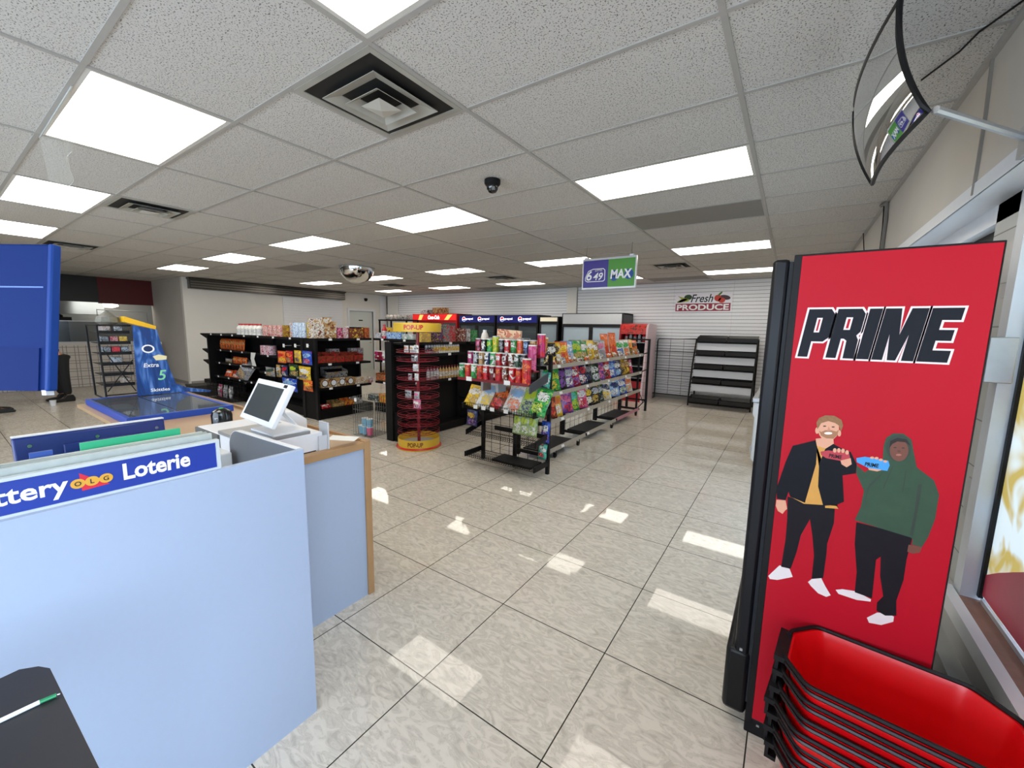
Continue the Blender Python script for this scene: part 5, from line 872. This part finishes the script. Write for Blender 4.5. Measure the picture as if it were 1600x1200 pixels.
pos, w_, h = run('y', 4.9, 598, 626, 508, TOP + .02, 1); tag(link('carton', boxm(w_, .1, h - .02, ('tan', 'yellow', 'brown'), 12), None, (pos[0][0], 4.92, TOP)), 'brown carton with yellow starburst behind the blue and white boxes', 'box')
shelf_boxes('y', 4.76, 628, 646, 522, TOP, 2, ('white', 'silver', 'green'), 'long white box behind the tower header', 'white boxes behind the tower', .1)
# bottles gondola top
shelf_boxes('x', -4.28, 659, 674, 520, TOP, 1, ('yellow', 'tan', 'gold'), 'low yellow box on the gondola top beside the tower', GT_, .12); shelf_boxes('x', -4.32, 676, 692, 513, TOP, 1, ('purple', 'black', 'tan'), 'purple and black package on the gondola top', GT_, .12)
shelf_boxes('x', -4.32, 693, 702, 507, TOP, 1, ('dark green', 'grey', 'red'), 'dark green box left of the grey and red one on the gondola top', GT_, .12); shelf_boxes('x', -4.32, 702, 712, 509, TOP, 1, ('grey', 'red', 'dark green'), 'grey and red box right of the dark green one on the gondola top', GT_, .12)
shelf_boxes('x', -4.30, 718, 728, 513, TOP, 1, ('dark red', 'brown', 'white'), 'brown and dark red sauce box at the empty gondola top', GT_, .1); shelf_boxes('x', -4.30, 729, 735, 514, TOP, 1, ('white', 'silver', 'brown'), 'narrow white box beside the brown sauce box', GT_, .1); shelf_boxes('x', -4.30, 736, 746, 516, TOP, 1, ('dark green', 'green', 'grey'), 'dark green package beside the narrow white box', GT_, .1)
# orange bottles / clear bottles on the right-facing shelves
pos, w_, h = run('x', -4.30, 664, 717, 531.5, 1.19, 14)
for k, p in enumerate(pos): bottle(p, w_ * .45, .165, 'white' if k > 3 else 'silver', 'yellow' if k > 2 else 'grey', '%s bottle on the upper shelf behind the tower, %s from left' % ('yellow-capped' if k > 2 else 'grey-capped', ORD[k]), 'bottles on the upper shelf', 'yellow' if k > 2 else 'black')
pos, w_, h = run('x', -4.30, 666, 717, 571, .805, 11)
for k, p in enumerate(pos): bottle(p, w_ * .4, .19, 'tan' if k > 3 else 'silver', 'dark red', 'dark-capped bottle on the lower shelf behind the tower, %s from left' % ORD[k], 'bottles on the lower shelf', 'white')
pos, w_, h = run('y', 3.9, 344, 383, 535, 1.0, 9)
for k, p in enumerate(pos): tag(link('snack_bag', bag(round(w_, 2), .24, .05, 'orange', 'tan', 'brown'), None, (p[0], 3.88, 1.003), (-.12, 0, 0)), 'narrow orange bag in the top left gondola row, %s from left' % ORD[k], 'snack bag', 'orange bags in the left gondola')
G2 = 'bags in the left gondola'
shelf_bags('y', 3.82, 350, 361, 560, .725, 1, 'grey', 'grey bag left of the orange ones in the second row', G2, 'silver'); shelf_bags('y', 3.82, 362, 384, 558, .725, 3, 'orange', 'orange and brown bag in the second gondola row', G2, 'tan', 'brown')
shelf_bags('y', 3.76, 347, 358, 577, .425, 1, 'orange', 'orange bag with white patch, lowest row at far left', G2, 'white', 'red', .4); shelf_bags('y', 3.76, 358, 370, 578, .425, 1, 'orange', 'orange and red bag beside the big clear bag', G2, 'red', 'white', .4)
tag(link('snack_bag', bag(.5, .42, .14, 'grey', 'silver', 'tan'), None, (-9.4, 3.72, .43), (-.45, .35, 0)), 'large clear-grey bag slumped over the left gondola basket', 'snack bag')
t = thing('wire_basket', 'black wire basket with pale packs at the foot of the left gondola', 'wire basket', (-9.35, 3.44, 0)); mb = MB(); grid(mb, (-.5, -.16, .05), (1., 0, 0), (0, 0, .33), 20, 4, .004); grid(mb, (-.5, .16, .05), (1., 0, 0), (0, 0, .33), 20, 4, .004); grid(mb, (-.5, -.16, .05), (1., 0, 0), (0, .32, 0), 20, 4, .004)
part('wire_cage', mb, BLACK, t)
for x in (-.5, .5): part('end_grid', grid(MB(), (x, -.16, .05), (0, .32, 0), (0, 0, .33), 6, 4, .004), BLACK, t)
for k, x in enumerate((-9.7, -9.45, -9.2)): tag(link('snack_bag', bag(.18, .26, .07, ('pink', 'silver', 'grey')[k], 'white', 'silver'), None, (x, 3.44, .065), (-.1, 0, 0)), '%s pack standing inside the black wire basket' % ('pale pink', 'silver', 'grey')[k], 'snack bag', 'packs in the wire basket')
tag(part('bin_box', MB().box((-.24, 0, 0), (.24, .4, .24)).box((-.25, -.01, .22), (.25, .41, .25)), mat('dark_olive_bin', '#2c2a26', .6, noise=.2), loc=(-10.55, 3.2, 0)), 'dark low bin on the floor at the left end of the gondola', 'bin')
pos, w_, h = run('y', 3.86, 411, 428, 540, .98, 2)
for k, p in enumerate(pos): tag(link('tin', MB().lathe([(w_ * .44, 0), (w_ * .44, h)], 16).mesh('pink_tin', pack('#c85a78', '#e8d0d4', '#8a2840', 40)) if k == 0 else bpy.data.meshes['pink_tin'], None, (p[0], p[1], .982)), 'pink and white tin on the middle gondola shelf, %s one' % ('left', 'right')[k], 'tin', 'pink tins')
tag(part('paper_strip', MB().add([(-.11, 0, 0), (.09, 0, 0), (.06, -.02, -.12), (.11, -.01, -.26), (-.06, -.01, -.26), (-.09, -.02, -.12)], [(0, 1, 2, 5), (5, 2, 3, 4)]), mat('paper_strip_print', '#dcdcd8', .6, noise=.2, nscale=60), loc=ony(396, 551, 3.70)), 'white paper strip hanging from the gondola shelf edge', 'paper strip')
# hanging bags on hooks
for k, (x0, x1, y0, y1, c, c2, c3) in enumerate(((434, 447, 548, 567, 'orange', 'red', 'yellow'), (447, 458, 548, 567, 'red', 'orange', 'tan'), (460, 471, 548, 567, 'yellow', 'tan', 'navy'), (472, 488, 548, 570, 'blue', 'light blue', 'red'), (415, 430, 574, 588, 'grey', 'dark green', 'tan'), (432, 439, 570, 589, 'tan', 'silver', 'dark green'), (440, 450, 570, 588, 'navy', 'red', 'silver'), (452, 466, 569, 588, 'dark green', 'lime', 'tan'), (467, 486, 573, 594, 'yellow', 'white', 'navy'), (441, 465, 591, 611, 'blue', 'light blue', 'white'), (474, 489, 594, 611, 'orange', 'yellow', 'brown'))):
    a_ = ony(x0, (y0 + y1) / 2, 3.58); b_ = ony(x1, (y0 + y1) / 2, 3.58); zt_a = ony((x0 + x1) / 2, y0, 3.58)[2]; zb_ = ony((x0 + x1) / 2, y1, 3.58)[2]
    t = tag(link('hanging_bag', bag(round((b_[0] - a_[0]) * .97, 2), round(zt_a - zb_, 2), .05, c, c2, c3), None, ((a_[0] + b_[0]) / 2, 3.58, zb_)), '%s bag hanging on the gondola hooks, %s row' % (c + ('' if k not in (1, 8, 9, 10, 0) else (' and ' + c2)), 'top' if k < 4 else 'middle' if k < 9 else 'bottom'), 'hanging bag', 'bags hanging on gondola hooks')
    part('hook', MB().tube([(0, .02, zt_a - zb_ - .02), (0, .16, zt_a - zb_ + .0)], .004), CHROME, t)
for k, px in enumerate((443, 461, 480)): p = ony(px, 540, 3.60); tag(part('hook_tag', MB().box((-.03, 0, -.03), (.03, .004, .03)).tube([(0, .0, 0), (0, .14, 0)], .004), TAGM, loc=p), 'white price tag on a hook of the middle gondola, %s from left' % ORD[k], 'price tag', 'hook price tags')
# right-facing corner unit
for k, (x0, x1) in enumerate(((495, 509), (509, 524), (524, 538), (538, 552), (552, 567))): shelf_boxes('x', -6.40, x0, x1, 556.5 - k * .4, .938, 1, ('red', 'brown', 'dark red'), 'open red tray of candy on the upper corner shelf, %s from left' % ORD[k], 'red candy trays', .16, 'candy tray', 'candy_tray', True)
shelf_boxes('x', -6.62, 514, 531, 545, .938, 1, ('dark red', 'silver', 'black'), 'dark printed bag box behind the red trays, left one', None, .12); shelf_boxes('x', -6.62, 548, 568, 544, .938, 1, ('dark red', 'silver', 'dark green'), 'dark printed bag box behind the red trays, right one', None, .12)
for k, (x0, x1) in enumerate(((498, 512), (512, 526), (526, 539), (539, 553))):
    o, w_, h = shelf_boxes('x', -6.40, x0, x1, 593 - k * 1.2, .528, 1, ('brown', 'tan', 'white'), 'brown box with white round mark, %s from left on the middle corner shelf' % ORD[k], 'round-marked boxes', .16, 'box', 'carton', False, 12)
    f5 = ((0, 0, 0), (1, 0, 0), (0, 0, 1), (0, -1, 0)); flat('round_mark', [ell(0, h * .5, h * .42, h * .42)], f5, PB, o, .001); flat('round_mark_inner', [ell(0, h * .5, h * .33, h * .33)], f5, PW, o, .002)
shelf_boxes('x', -6.40, 553, 575, 589.5, .528, 1, ('white', 'tan', 'white'), 'white printed box at the right end of the middle corner shelf', None, .16); shelf_boxes('x', -6.40, 576, 582, 590, .528, 1, ('dark red', 'white', 'red'), 'small red and white box in the inner corner of the shelves', None, .1)
tag(link('carton', boxm(.42, .18, .1, ('tan', 'silver', 'dark green'), 16, op=True), None, (-6.62, 4.15, .66), (.2, 0, math.pi / 2)), 'tilted tan tray lying above the round-marked boxes', 'box'); tag(link('carton', boxm(.4, .16, .12, ('brown', 'tan', 'brown'), 16), None, (-6.60, 4.15, .53), (0, 0, math.pi / 2)), 'brown box supporting the tilted tan tray', 'box')
shelf_bags('x', -6.42, 498, 514, 631, .165, 1, 'red', 'red and white bag on the base of the corner unit', None, 'white', 'red', .5)
shelf_boxes('x', -6.42, 516, 535, 630, .165, 1, ('dark green', 'tan', 'brown'), 'green and tan tray on the base of the corner unit', None, .2, 'box', 'carton', True); shelf_boxes('x', -6.42, 536, 551, 627, .165, 1, ('yellow', 'orange', 'brown'), 'yellow orange tray on the base of the corner unit', None, .2, 'box', 'carton', True); shelf_boxes('x', -6.42, 552, 564, 625, .165, 1, ('white', 'silver', 'brown'), 'white tray on the base of the corner unit', None, .2, 'box', 'carton', True)
shelf_boxes('y', 4.78, 584, 612, 550, .958, 1, ('magenta', 'dark red', 'white'), 'wide crimson and purple carton with white top on the recessed shelf', None, .2, 'box', 'carton', False, 10)
p_, w_, h = run('y', 4.78, 584, 612, 548, .958, 1); tag(link('carton', boxm(w_, .2, .012, ('white', 'white', 'silver')), None, (p_[0][0], 4.78, .958 + ony(598, 550, 4.78)[2] - .958 + .001)), 'flat white lid on the wide crimson carton', 'box')
shelf_boxes('y', 4.78, 585, 612, 586, .568, 1, ('orange', 'brown', 'tan'), 'wide orange brown tray on the recessed shelf', None, .2, 'box', 'carton', True); shelf_boxes('y', 4.78, 572, 588, 617, .165, 1, ('silver', 'dark green', 'white'), 'grey white tray on the recessed base behind the wire bin', None, .2); shelf_boxes('y', 4.78, 589, 610, 616, .165, 1, ('yellow', 'orange', 'gold'), 'yellow orange box on the recessed base behind the wire bin', None, .2)
# shelf at the back left with small pans
t = thing('back_shelf', 'black shelf unit against the far left behind the gondola', 'shop shelf', (0, 0, 0)); part('top_board', B((-11.1, 8.5, 1.76), (-9.75, 9.0, 1.8)), BLACK, t); part('mid_board', B((-11.1, 8.5, 1.3), (-9.75, 9.0, 1.33)), BLACK, t)
for x in (-11.08, -9.8): part('upright', B((x, 8.5, 0), (x + .04, 8.54, 1.76)), BLACK, t); part('upright', B((x, 8.96, 0), (x + .04, 9.0, 1.76)), BLACK, t)
part('base_board', B((-11.1, 8.5, .1), (-9.75, 9.0, .14)), BLACK, t)
for k in range(7): tag(part('storage_jar', MB().lathe([(.06, 0), (.075, .05), (.06, .12), (.03, .16)], 12), pack(('#8a8480', '#b0a8a4', '#a46a64', '#7a8078')[k % 4], '#d8d4d0', '#5a5450', 20), loc=(-10.95 + k * .18, 8.75, 1.8)), 'small pale jar on the far left black shelf, %s from left' % ORD[k], 'jar', 'jars on the back shelf')
# ================================================================ COOLERS ALONG THE BACK WALL
DG = mat('cooler_glass_dim', '#59646c', .1, alpha=.55, spec=.8); INN = mat('cooler_inner', '#3a4044', .6, noise=.2)
def cooler(x0, x1, z1, head, hz, label, bodym, inner=INN, doors=2, yf=9.25, hm=None):
    t = thing('glass_door_cooler', label, 'cooler', ((x0 + x1) / 2, yf, 0), 'coolers along the back wall'); W_ = (x1 - x0) / 2 - .012
    part('cabinet', MB().box((-W_, .04, 0), (-W_ + .04, .70, z1)).box((W_ - .04, .04, 0), (W_, .70, z1)).box((-W_, .66, 0), (W_, .70, z1)).box((-W_, .04, z1 - .03), (W_, .70, z1)).box((-W_, .04, 0), (W_, .70, .25)), bodym, t)
    part('inner_back', B((-W_ + .04, .62, .25), (W_ - .04, .66, hz)), inner, t)
    part('header_box', B((-W_, 0, hz), (W_, .05, z1)), bodym, t, .004); part('header_panel', B((-W_ + .03, -.01, hz + .02), (W_ - .03, 0, z1 - .02)), head, t)
    part('kick_grille', B((-W_, .0, 0), (W_, .05, .22)), DARK, t)
    for k in range(4): part('inner_shelf', B((-W_ + .04, .1, .5 + k * .33), (W_ - .04, .6, .51 + k * .33)), GREYM, t)
    dw = 2 * W_ / doors
    for k in range(doors):
        a_ = -W_ + k * dw; d_ = part('door', MB().box((a_, 0, .23), (a_ + .05, .04, hz)).box((a_ + dw - .05, 0, .23), (a_ + dw, .04, hz)).box((a_ + .05, 0, .23), (a_ + dw - .05, .04, .29)).box((a_ + .05, 0, hz - .06), (a_ + dw - .05, .04, hz)), bodym, t)
        part('door_glass', B((a_ + .05, .015, .29), (a_ + dw - .05, .02, hz - .06)), hm or DG, d_); part('door_handle', MB().box((a_ + (dw - .07 if k % 2 == 0 else .02), -.03, .9), (a_ + (dw - .05 if k % 2 == 0 else .04), 0, 1.3)), DARK, d_)
    return t, W_
CB = mat('cooler_black', '#101013', .4); glowr = mat('red_lit_header', '#d61f20', .4, emit=.35, noise=.25, nscale=5); glowb = mat('navy_lit_header', '#141a6a', .4, emit=.15)
t, W_ = cooler(-10.33, -8.36, 2.0, glowr, 1.78, 'wide cooler with glowing red header and white script at the back wall', mat('cooler_red', '#a01018', .4), doors=3)
fh = ((0, -.0105, 0), (1, 0, 0), (0, 0, 1), (0, -1, 0)); text('header_lettering', 'Coca-Cola', fh, 0, 1.83, .12, mat('lit_white', '#fff4ee', .4, emit=1.2), t, .03, .25, .5, align='CENTER')
flat('yellow_flare', [[(-.7, 1.81), (-.62, 1.97), (-.45, 1.97), (-.55, 1.81)], [(.45, 1.81), (.6, 1.97), (.8, 1.97), (.62, 1.81)]], fh, mat('lit_yellow', '#f2c46a', .4, emit=.5), t)
for x0, x1, lb in ((-8.3, -6.92, 'left'), (-6.90, -5.52, 'right')):
    t, W_ = cooler(x0, x1, 1.95, glowb, 1.72, 'navy drinks cooler with two round white emblems on its header, %s of the pair' % lb, CB)
    for q, xx in enumerate((-.48, .12)):
        flat('round_emblem', [ell(xx, 1.835, .07, .07)], fh, mat('lit_pale', '#e6e8f4', .4, emit=.8), t, .001); flat('emblem_top', [[(xx - .06, 1.84), (xx - .03, 1.89), (xx + .03, 1.89), (xx + .055, 1.85), (xx, 1.83)]], fh, mat('emblem_red', '#c82840', .4, emit=.3), t, .0016); flat('emblem_bottom', [[(xx - .05, 1.80), (xx + .06, 1.82), (xx + .03, 1.775), (xx - .02, 1.77)]], fh, mat('emblem_blue', '#2440a8', .4, emit=.2), t, .0016)
        text('header_lettering', 'pepsi', fh, xx + .09, 1.80, .075, mat('lit_pale', '#e6e8f4'), t, .02, 0, .26)
for nm in ('red', 'pink'): pass
LG = mat('painted_reflection_glass', '#9fb0bc', .08, spec=.9, alpha=.9)  # pale reflection is put into the colour of this door glass
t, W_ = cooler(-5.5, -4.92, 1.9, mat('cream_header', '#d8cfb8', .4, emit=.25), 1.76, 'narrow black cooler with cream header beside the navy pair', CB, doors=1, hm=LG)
t, W_ = cooler(-4.84, -3.24, 1.98, mat('silver_header', '#c9cdd2', .35, noise=.05), 1.70, 'black double cooler with silver header and pale reflecting glass doors', CB, doors=2, hm=mat('painted_sky_reflection_glass', '#c4d8e6', .08, spec=.9, alpha=.92))  # bluish sky reflection is painted as the colour of these glass doors
tag(link('carton', boxm(.42, .3, .2, ('brown', 'tan', 'brown'), 8), None, (-9.35, 9.4, 2.0)), 'brown cardboard box on top of the red-headed cooler', 'box'); tag(link('carton', boxm(.3, .25, .14, ('white', 'silver', 'dark red'), 12), None, (-9.95, 9.4, 2.0)), 'white and dark red pack on top of the red-headed cooler', 'box')
# open red cooler with curved end
t = thing('open_front_cooler', 'red open-front drinks cooler with rounded top edge near the wire panel', 'cooler', (-2.95, 8.95, 0))
prof = [(0, 0), (.85, 0), (.85, 1.72), (.30, 1.74), (.20, 1.70), (.16, 1.6), (.16, 1.5), (.05, .55), (0, .4)]
for x in (-.30, .30): part('side_panel', MB().prism(prof, lambda u, v, h: (h, u, v), x - .02, x + .02), mat('cooler_side_pink', '#d6bcc2', .3) if x > 0 else mat('cooler_red', '#a01018'), t)
part('canopy', MB().prism([(.16, 1.5), (.16, 1.6), (.2, 1.7), (.3, 1.74), (.85, 1.72), (.85, 1.66), (.32, 1.66), (.24, 1.5)], lambda u, v, h: (h, u, v), -.28, .28), pack('#b01a20', '#c8342c', '#5a2a20', 9), t)
part('back_panel', B((-.28, .78, 0), (.28, .85, 1.66)), DARK, t); part('front_base', B((-.28, .0, 0), (.28, .08, .45)), mat('cooler_red', '#a01018'), t)
for k in range(4): part('inner_shelf', B((-.28, .2 - k * .03, .5 + k * .27), (.28, .78, .515 + k * .27)), GREYM, t)
for k in range(5): bottle((-3.15 + k * .1, 9.25, 1.325), .035, .22, ('red', 'silver')[k % 2], 'white', '%s bottle in the open-front red cooler, %s from left' % (('red', 'silver')[k % 2], ORD[k]), 'bottles in the open-front cooler', 'silver')
# wire grid panel
t = thing('wire_grid_panel', 'freestanding black wire grid panel with two ledges against the slat wall', 'wire panel', (-2.17, 9.86, 0))
part('outer_frame', MB().tube([(-.43, 0, .1), (-.43, 0, 1.36), (-.41, 0, 1.40), (.43, 0, 1.42), (.44, 0, 1.38), (.44, 0, .1)], .013, 8), BLACK, t)
mb = MB()
for k in range(22): mb.tube([(-.43, 0, .16 + k * .057), (.44, 0, .16 + k * .057)], .0035, 4)
for x in (-.14, .15): mb.tube([(x, 0, .12), (x, 0, 1.4)], .0035, 4)
part('wires', mb, BLACK, t)
for z in (1.12, .68, .12): part('ledge', grid(MB(), (-.46, -.12, z), (.92, 0, 0), (0, .12, .0), 40, 2, .004), BLACK, t)
for x in (-.43, .44): part('foot', MB().tube([(x, -.14, .02), (x, 0, .02), (x, 0, .12)], .013), BLACK, t)
# produce stand
t = thing('produce_stand', 'black tiered produce stand holding five rows of empty bins', 'produce stand', (-1.13, 9.45, 0))
for x in (-.58, .57): part('side_frame', MB().tube([(x, -.30, .02), (x, -.28, .25), (x, -.1, .9), (x, .15, 1.42), (x, .3, 1.44), (x, .34, 1.2), (x, .34, .02)], .016, 8), BLACK, t)
tz = (1.36, 1.08, .80, .50, .10); ty = (.12, .02, -.09, -.20, -.34)
for z, y in zip(tz, ty): part('shelf_frame', MB().obox((-.57, y - .02, z - .02), (1.14, 0, 0), (0, .26, .05), (0, 0, .012)), BLACK, t); z < .2 or part('backing_sheet', B((-.56, y + .02, z - .17), (.55, y + .025, z - .02)), mat('white_backing_sheet', '#eceff6', .5), t)
for q, (z, y) in enumerate(zip(tz, ty)):
    for k, x in enumerate((-.28, .29)):
        mb = MB(); o_ = .27; mb.add([(-o_, 0, .03), (o_, 0, .03), (o_, .25, .08), (-o_, .25, .08), (-o_ - .01, -.015, .115), (o_ + .01, -.015, .115), (o_ + .01, .27, .165), (-o_ - .01, .27, .165), (-o_ + .012, .012, .04), (o_ - .012, .012, .04), (o_ - .012, .24, .09), (-o_ + .012, .24, .09)], [(0, 3, 2, 1), (0, 1, 5, 4), (1, 2, 6, 5), (2, 3, 7, 6), (3, 0, 4, 7), (8, 9, 10, 11), (4, 5, 9, 8), (5, 6, 10, 9), (6, 7, 11, 10), (7, 4, 8, 11)])
        tag(part('produce_bin', mb, mat('black_bin', '#16171b', .35, noise=.1), loc=(-1.13 + x, 9.45 + y, z - .02)), 'empty black bin, %s one in row %s of the produce stand' % (('left', 'right')[k], ('one at the top', 'two', 'three', 'four', 'five at the bottom')[q]), 'produce bin', 'bins on the produce stand')
# white chest freezer
t = thing('chest_freezer', 'white chest freezer along the right wall, half hidden by the tall cooler', 'freezer', (.14, 6.2, 0))
FW = mat('freezer_white', '#cfd1d0', .4, noise=.04); part('freezer_body', MB().prism([(-.40, .08), (-.42, .12), (-.42, .60), (-.44, .64), (-.44, .78), (.42, .78), (.42, .08)], lambda u, v, h: (u, h, v), -.85, .85), FW, t, .012); part('freezer_rim', B((-.45, -.87, .78), (.43, .87, .83)), GREYM, t, .006)
part('sliding_glass', B((-.40, -.82, .83), (.38, .82, .838)), mat('freezer_glass', '#8fa0a8', .08, spec=.9, alpha=.6), t)
for y in (-.75, .75): part('foot', MB().lathe([(.03, 0), (.03, .085)], 12, (-.36, y, 0)), DARK, t); part('foot', MB().lathe([(.03, 0), (.03, .085)], 12, (.36, y, 0)), DARK, t)
part('drain_cap', B((-.43, -.85, .2), (-.42, -.80, .26)), GREYM, t)
# ================================================================ PEOPLE behind the blue board
def skin_body(name, pts, edges, rad, m_, parent, root=0, sub=1):
    me = bpy.data.meshes.new(name); me.from_pydata(pts, edges, []); o = link(name, me, parent); me.materials.append(m_)
    o.modifiers.new('skin', 'SKIN'); me.skin_vertices[0].data if me.skin_vertices else None
    if not me.skin_vertices:
        import bmesh; bm = bmesh.new(); bm.from_mesh(me); bm.verts.layers.skin.verify(); bm.to_mesh(me); bm.free()
    for k, sv in enumerate(me.skin_vertices[0].data): r_ = rad[k]; sv.radius = (r_, r_) if not isinstance(r_, tuple) else r_; sv.use_root = (k == root)
    sb = o.modifiers.new('sub', 'SUBSURF'); sb.levels = sub; sb.render_levels = sub
    for p in me.polygons: p.use_smooth = True
    return o
FSK = mat('person_skin', '#b98768', .55, noise=.05); FCL = mat('black_cloth', '#0f0f12', .85, noise=.2); FTR = mat('charcoal_trousers', '#131316', .85, noise=.2); FHR = mat('dark_hair', '#1c1512', .8)
def person(label, loc, rz, bend, stance=.10, spread=.0):
    """faces local -y; bend = torso pitch forward in radians"""
    t = thing('person', label, 'person', loc, None, rz); cb, sb_ = math.cos(bend), math.sin(bend)
    up = lambda l, x=0, f=0: (x, -(l * sb_) - f * cb, .93 + l * cb - f * sb_)
    P_ = [(0, 0, .93), up(.18), up(.36), up(.50), up(.58), up(.66), up(.76, 0, .01)]; R_ = [(.145, .11), (.125, .095), (.15, .105), (.12, .09), .052, .07, .085]; E_ = [(0, 1), (1, 2), (2, 3), (3, 4), (4, 5), (5, 6)]
    for s2 in (-1, 1):
        b = len(P_); P_ += [(s2 * stance, 0, .86), (s2 * (stance + spread), -.01, .49), (s2 * (stance + spread * 1.6), .02, .09), (s2 * (stance + spread * 1.6), -.12, .035)]; R_ += [.085, .058, .034, .018]; E_ += [(0, b), (b, b + 1), (b + 1, b + 2), (b + 2, b + 3)]
        a_ = len(P_); sh = up(.50, s2 * .17); el = (sh[0] + s2 * .05, sh[1] - .06, sh[2] - .27); wr = (sh[0] + s2 * .02, sh[1] - .25, sh[2] - .42); pm = (wr[0], wr[1] - .07, wr[2] - .03); P_ += [sh, el, wr, pm]; R_ += [.055, .042, .028, .034]; E_ += [(3, a_), (a_, a_ + 1), (a_ + 1, a_ + 2), (a_ + 2, a_ + 3)]
        for k in range(5):
            f0 = len(P_); dx = (k - 2) * .018 * (1 if k else 1.6); L_ = (.035, .05, .055, .05, .04)[k]; P_ += [(pm[0] + dx, pm[1] - .045 + (.03 if k == 0 else 0), pm[2] - .008), (pm[0] + dx * 1.15, pm[1] - .045 - L_ * .8 + (.03 if k == 0 else 0), pm[2] - .035)]; R_ += [.009, .008]; E_ += [(a_ + 3, f0), (f0, f0 + 1)]
    skin_body('body', P_, E_, R_, FSK, t, 0, 2)
    # clothing
    tp = [(0, 0, .95)]; te = []; trr = [(.155, .125)]
    for s2 in (-1, 1): b = len(tp); tp += [(s2 * stance, .005, .85), (s2 * (stance + spread), -.005, .49), (s2 * (stance + spread * 1.6), .015, .12)]; trr += [.108, .082, .066]; te += [(0, b), (b, b + 1), (b + 1, b + 2)]
    skin_body('trousers', tp, te, trr, FTR, t, 0, 2)
    sp = [up(.0), up(.20), up(.38), up(.515)]; se = [(0, 1), (1, 2), (2, 3)]; sr = [(.16, .125), (.145, .115), (.165, .12), (.12, .09)]
    for s2 in (-1, 1): b = len(sp); sh = up(.50, s2 * .17); sp += [sh, (sh[0] + s2 * .05, sh[1] - .06, sh[2] - .27), (sh[0] + s2 * .025, sh[1] - .22, sh[2] - .39)]; sr += [.07, .054, .04]; se += [(3, b), (b, b + 1), (b + 1, b + 2)]
    skin_body('shirt', sp, se, sr, FCL, t, 0, 2)
    hc = up(.78, 0, .0); part('hair', MB().lathe([(.02, .13), (.07, .115), (.1, .06), (.105, .0), (.09, -.04)], 18), FHR, t, loc=(hc[0], hc[1] + .015, hc[2]), rot=(bend, 0, 0))
    fpos = up(.73, 0, .10); part('nose', MB().lathe([(.004, .03), (.014, 0), (.006, -.012)], 8), FSK, t, loc=fpos)
    for s2 in (-1, 1):
        part('eye', MB().lathe([(.003, -.01), (.011, 0), (.003, .01)], 8), mat('eye_dark', '#201814', .3), t, loc=up(.765, s2 * .032, .088)); part('ear', MB().lathe([(.008, -.03), (.016, 0), (.008, .03)], 8), FSK, t, loc=up(.75, s2 * .092, 0))
        xf = s2 * (stance + spread * 1.6); part('shoe', MB().prism([(.10, 0), (-.20, 0), (-.215, .025), (-.17, .055), (-.06, .075), (-.02, .13), (.08, .13), (.105, .06)], lambda u, v, h: (h, u, v), xf - .045, xf + .045), mat('black_shoe', '#0c0c0e', .45), t, .012)
    part('mouth', MB().cbox((0, 0, 0), (.045, .006, .008)), mat('lip_tone', '#8a4a40', .5), t, loc=up(.69, 0, .092))
person('person in black trousers bending over behind the tall blue panel', (-11.75, 1.52, 0), .15, 1.0, .10, .03)
person('person in dark shoes standing behind the tall blue panel, farthest left', (-11.05, .62, 0), math.pi, .05, .10, .02)
tag(part('paper_cup', MB().lathe([(.035, 0), (.045, .10)], 14), WHITE, loc=(-11.2, 1.30, 0)), 'small white cup on the floor by the bending person', 'cup')
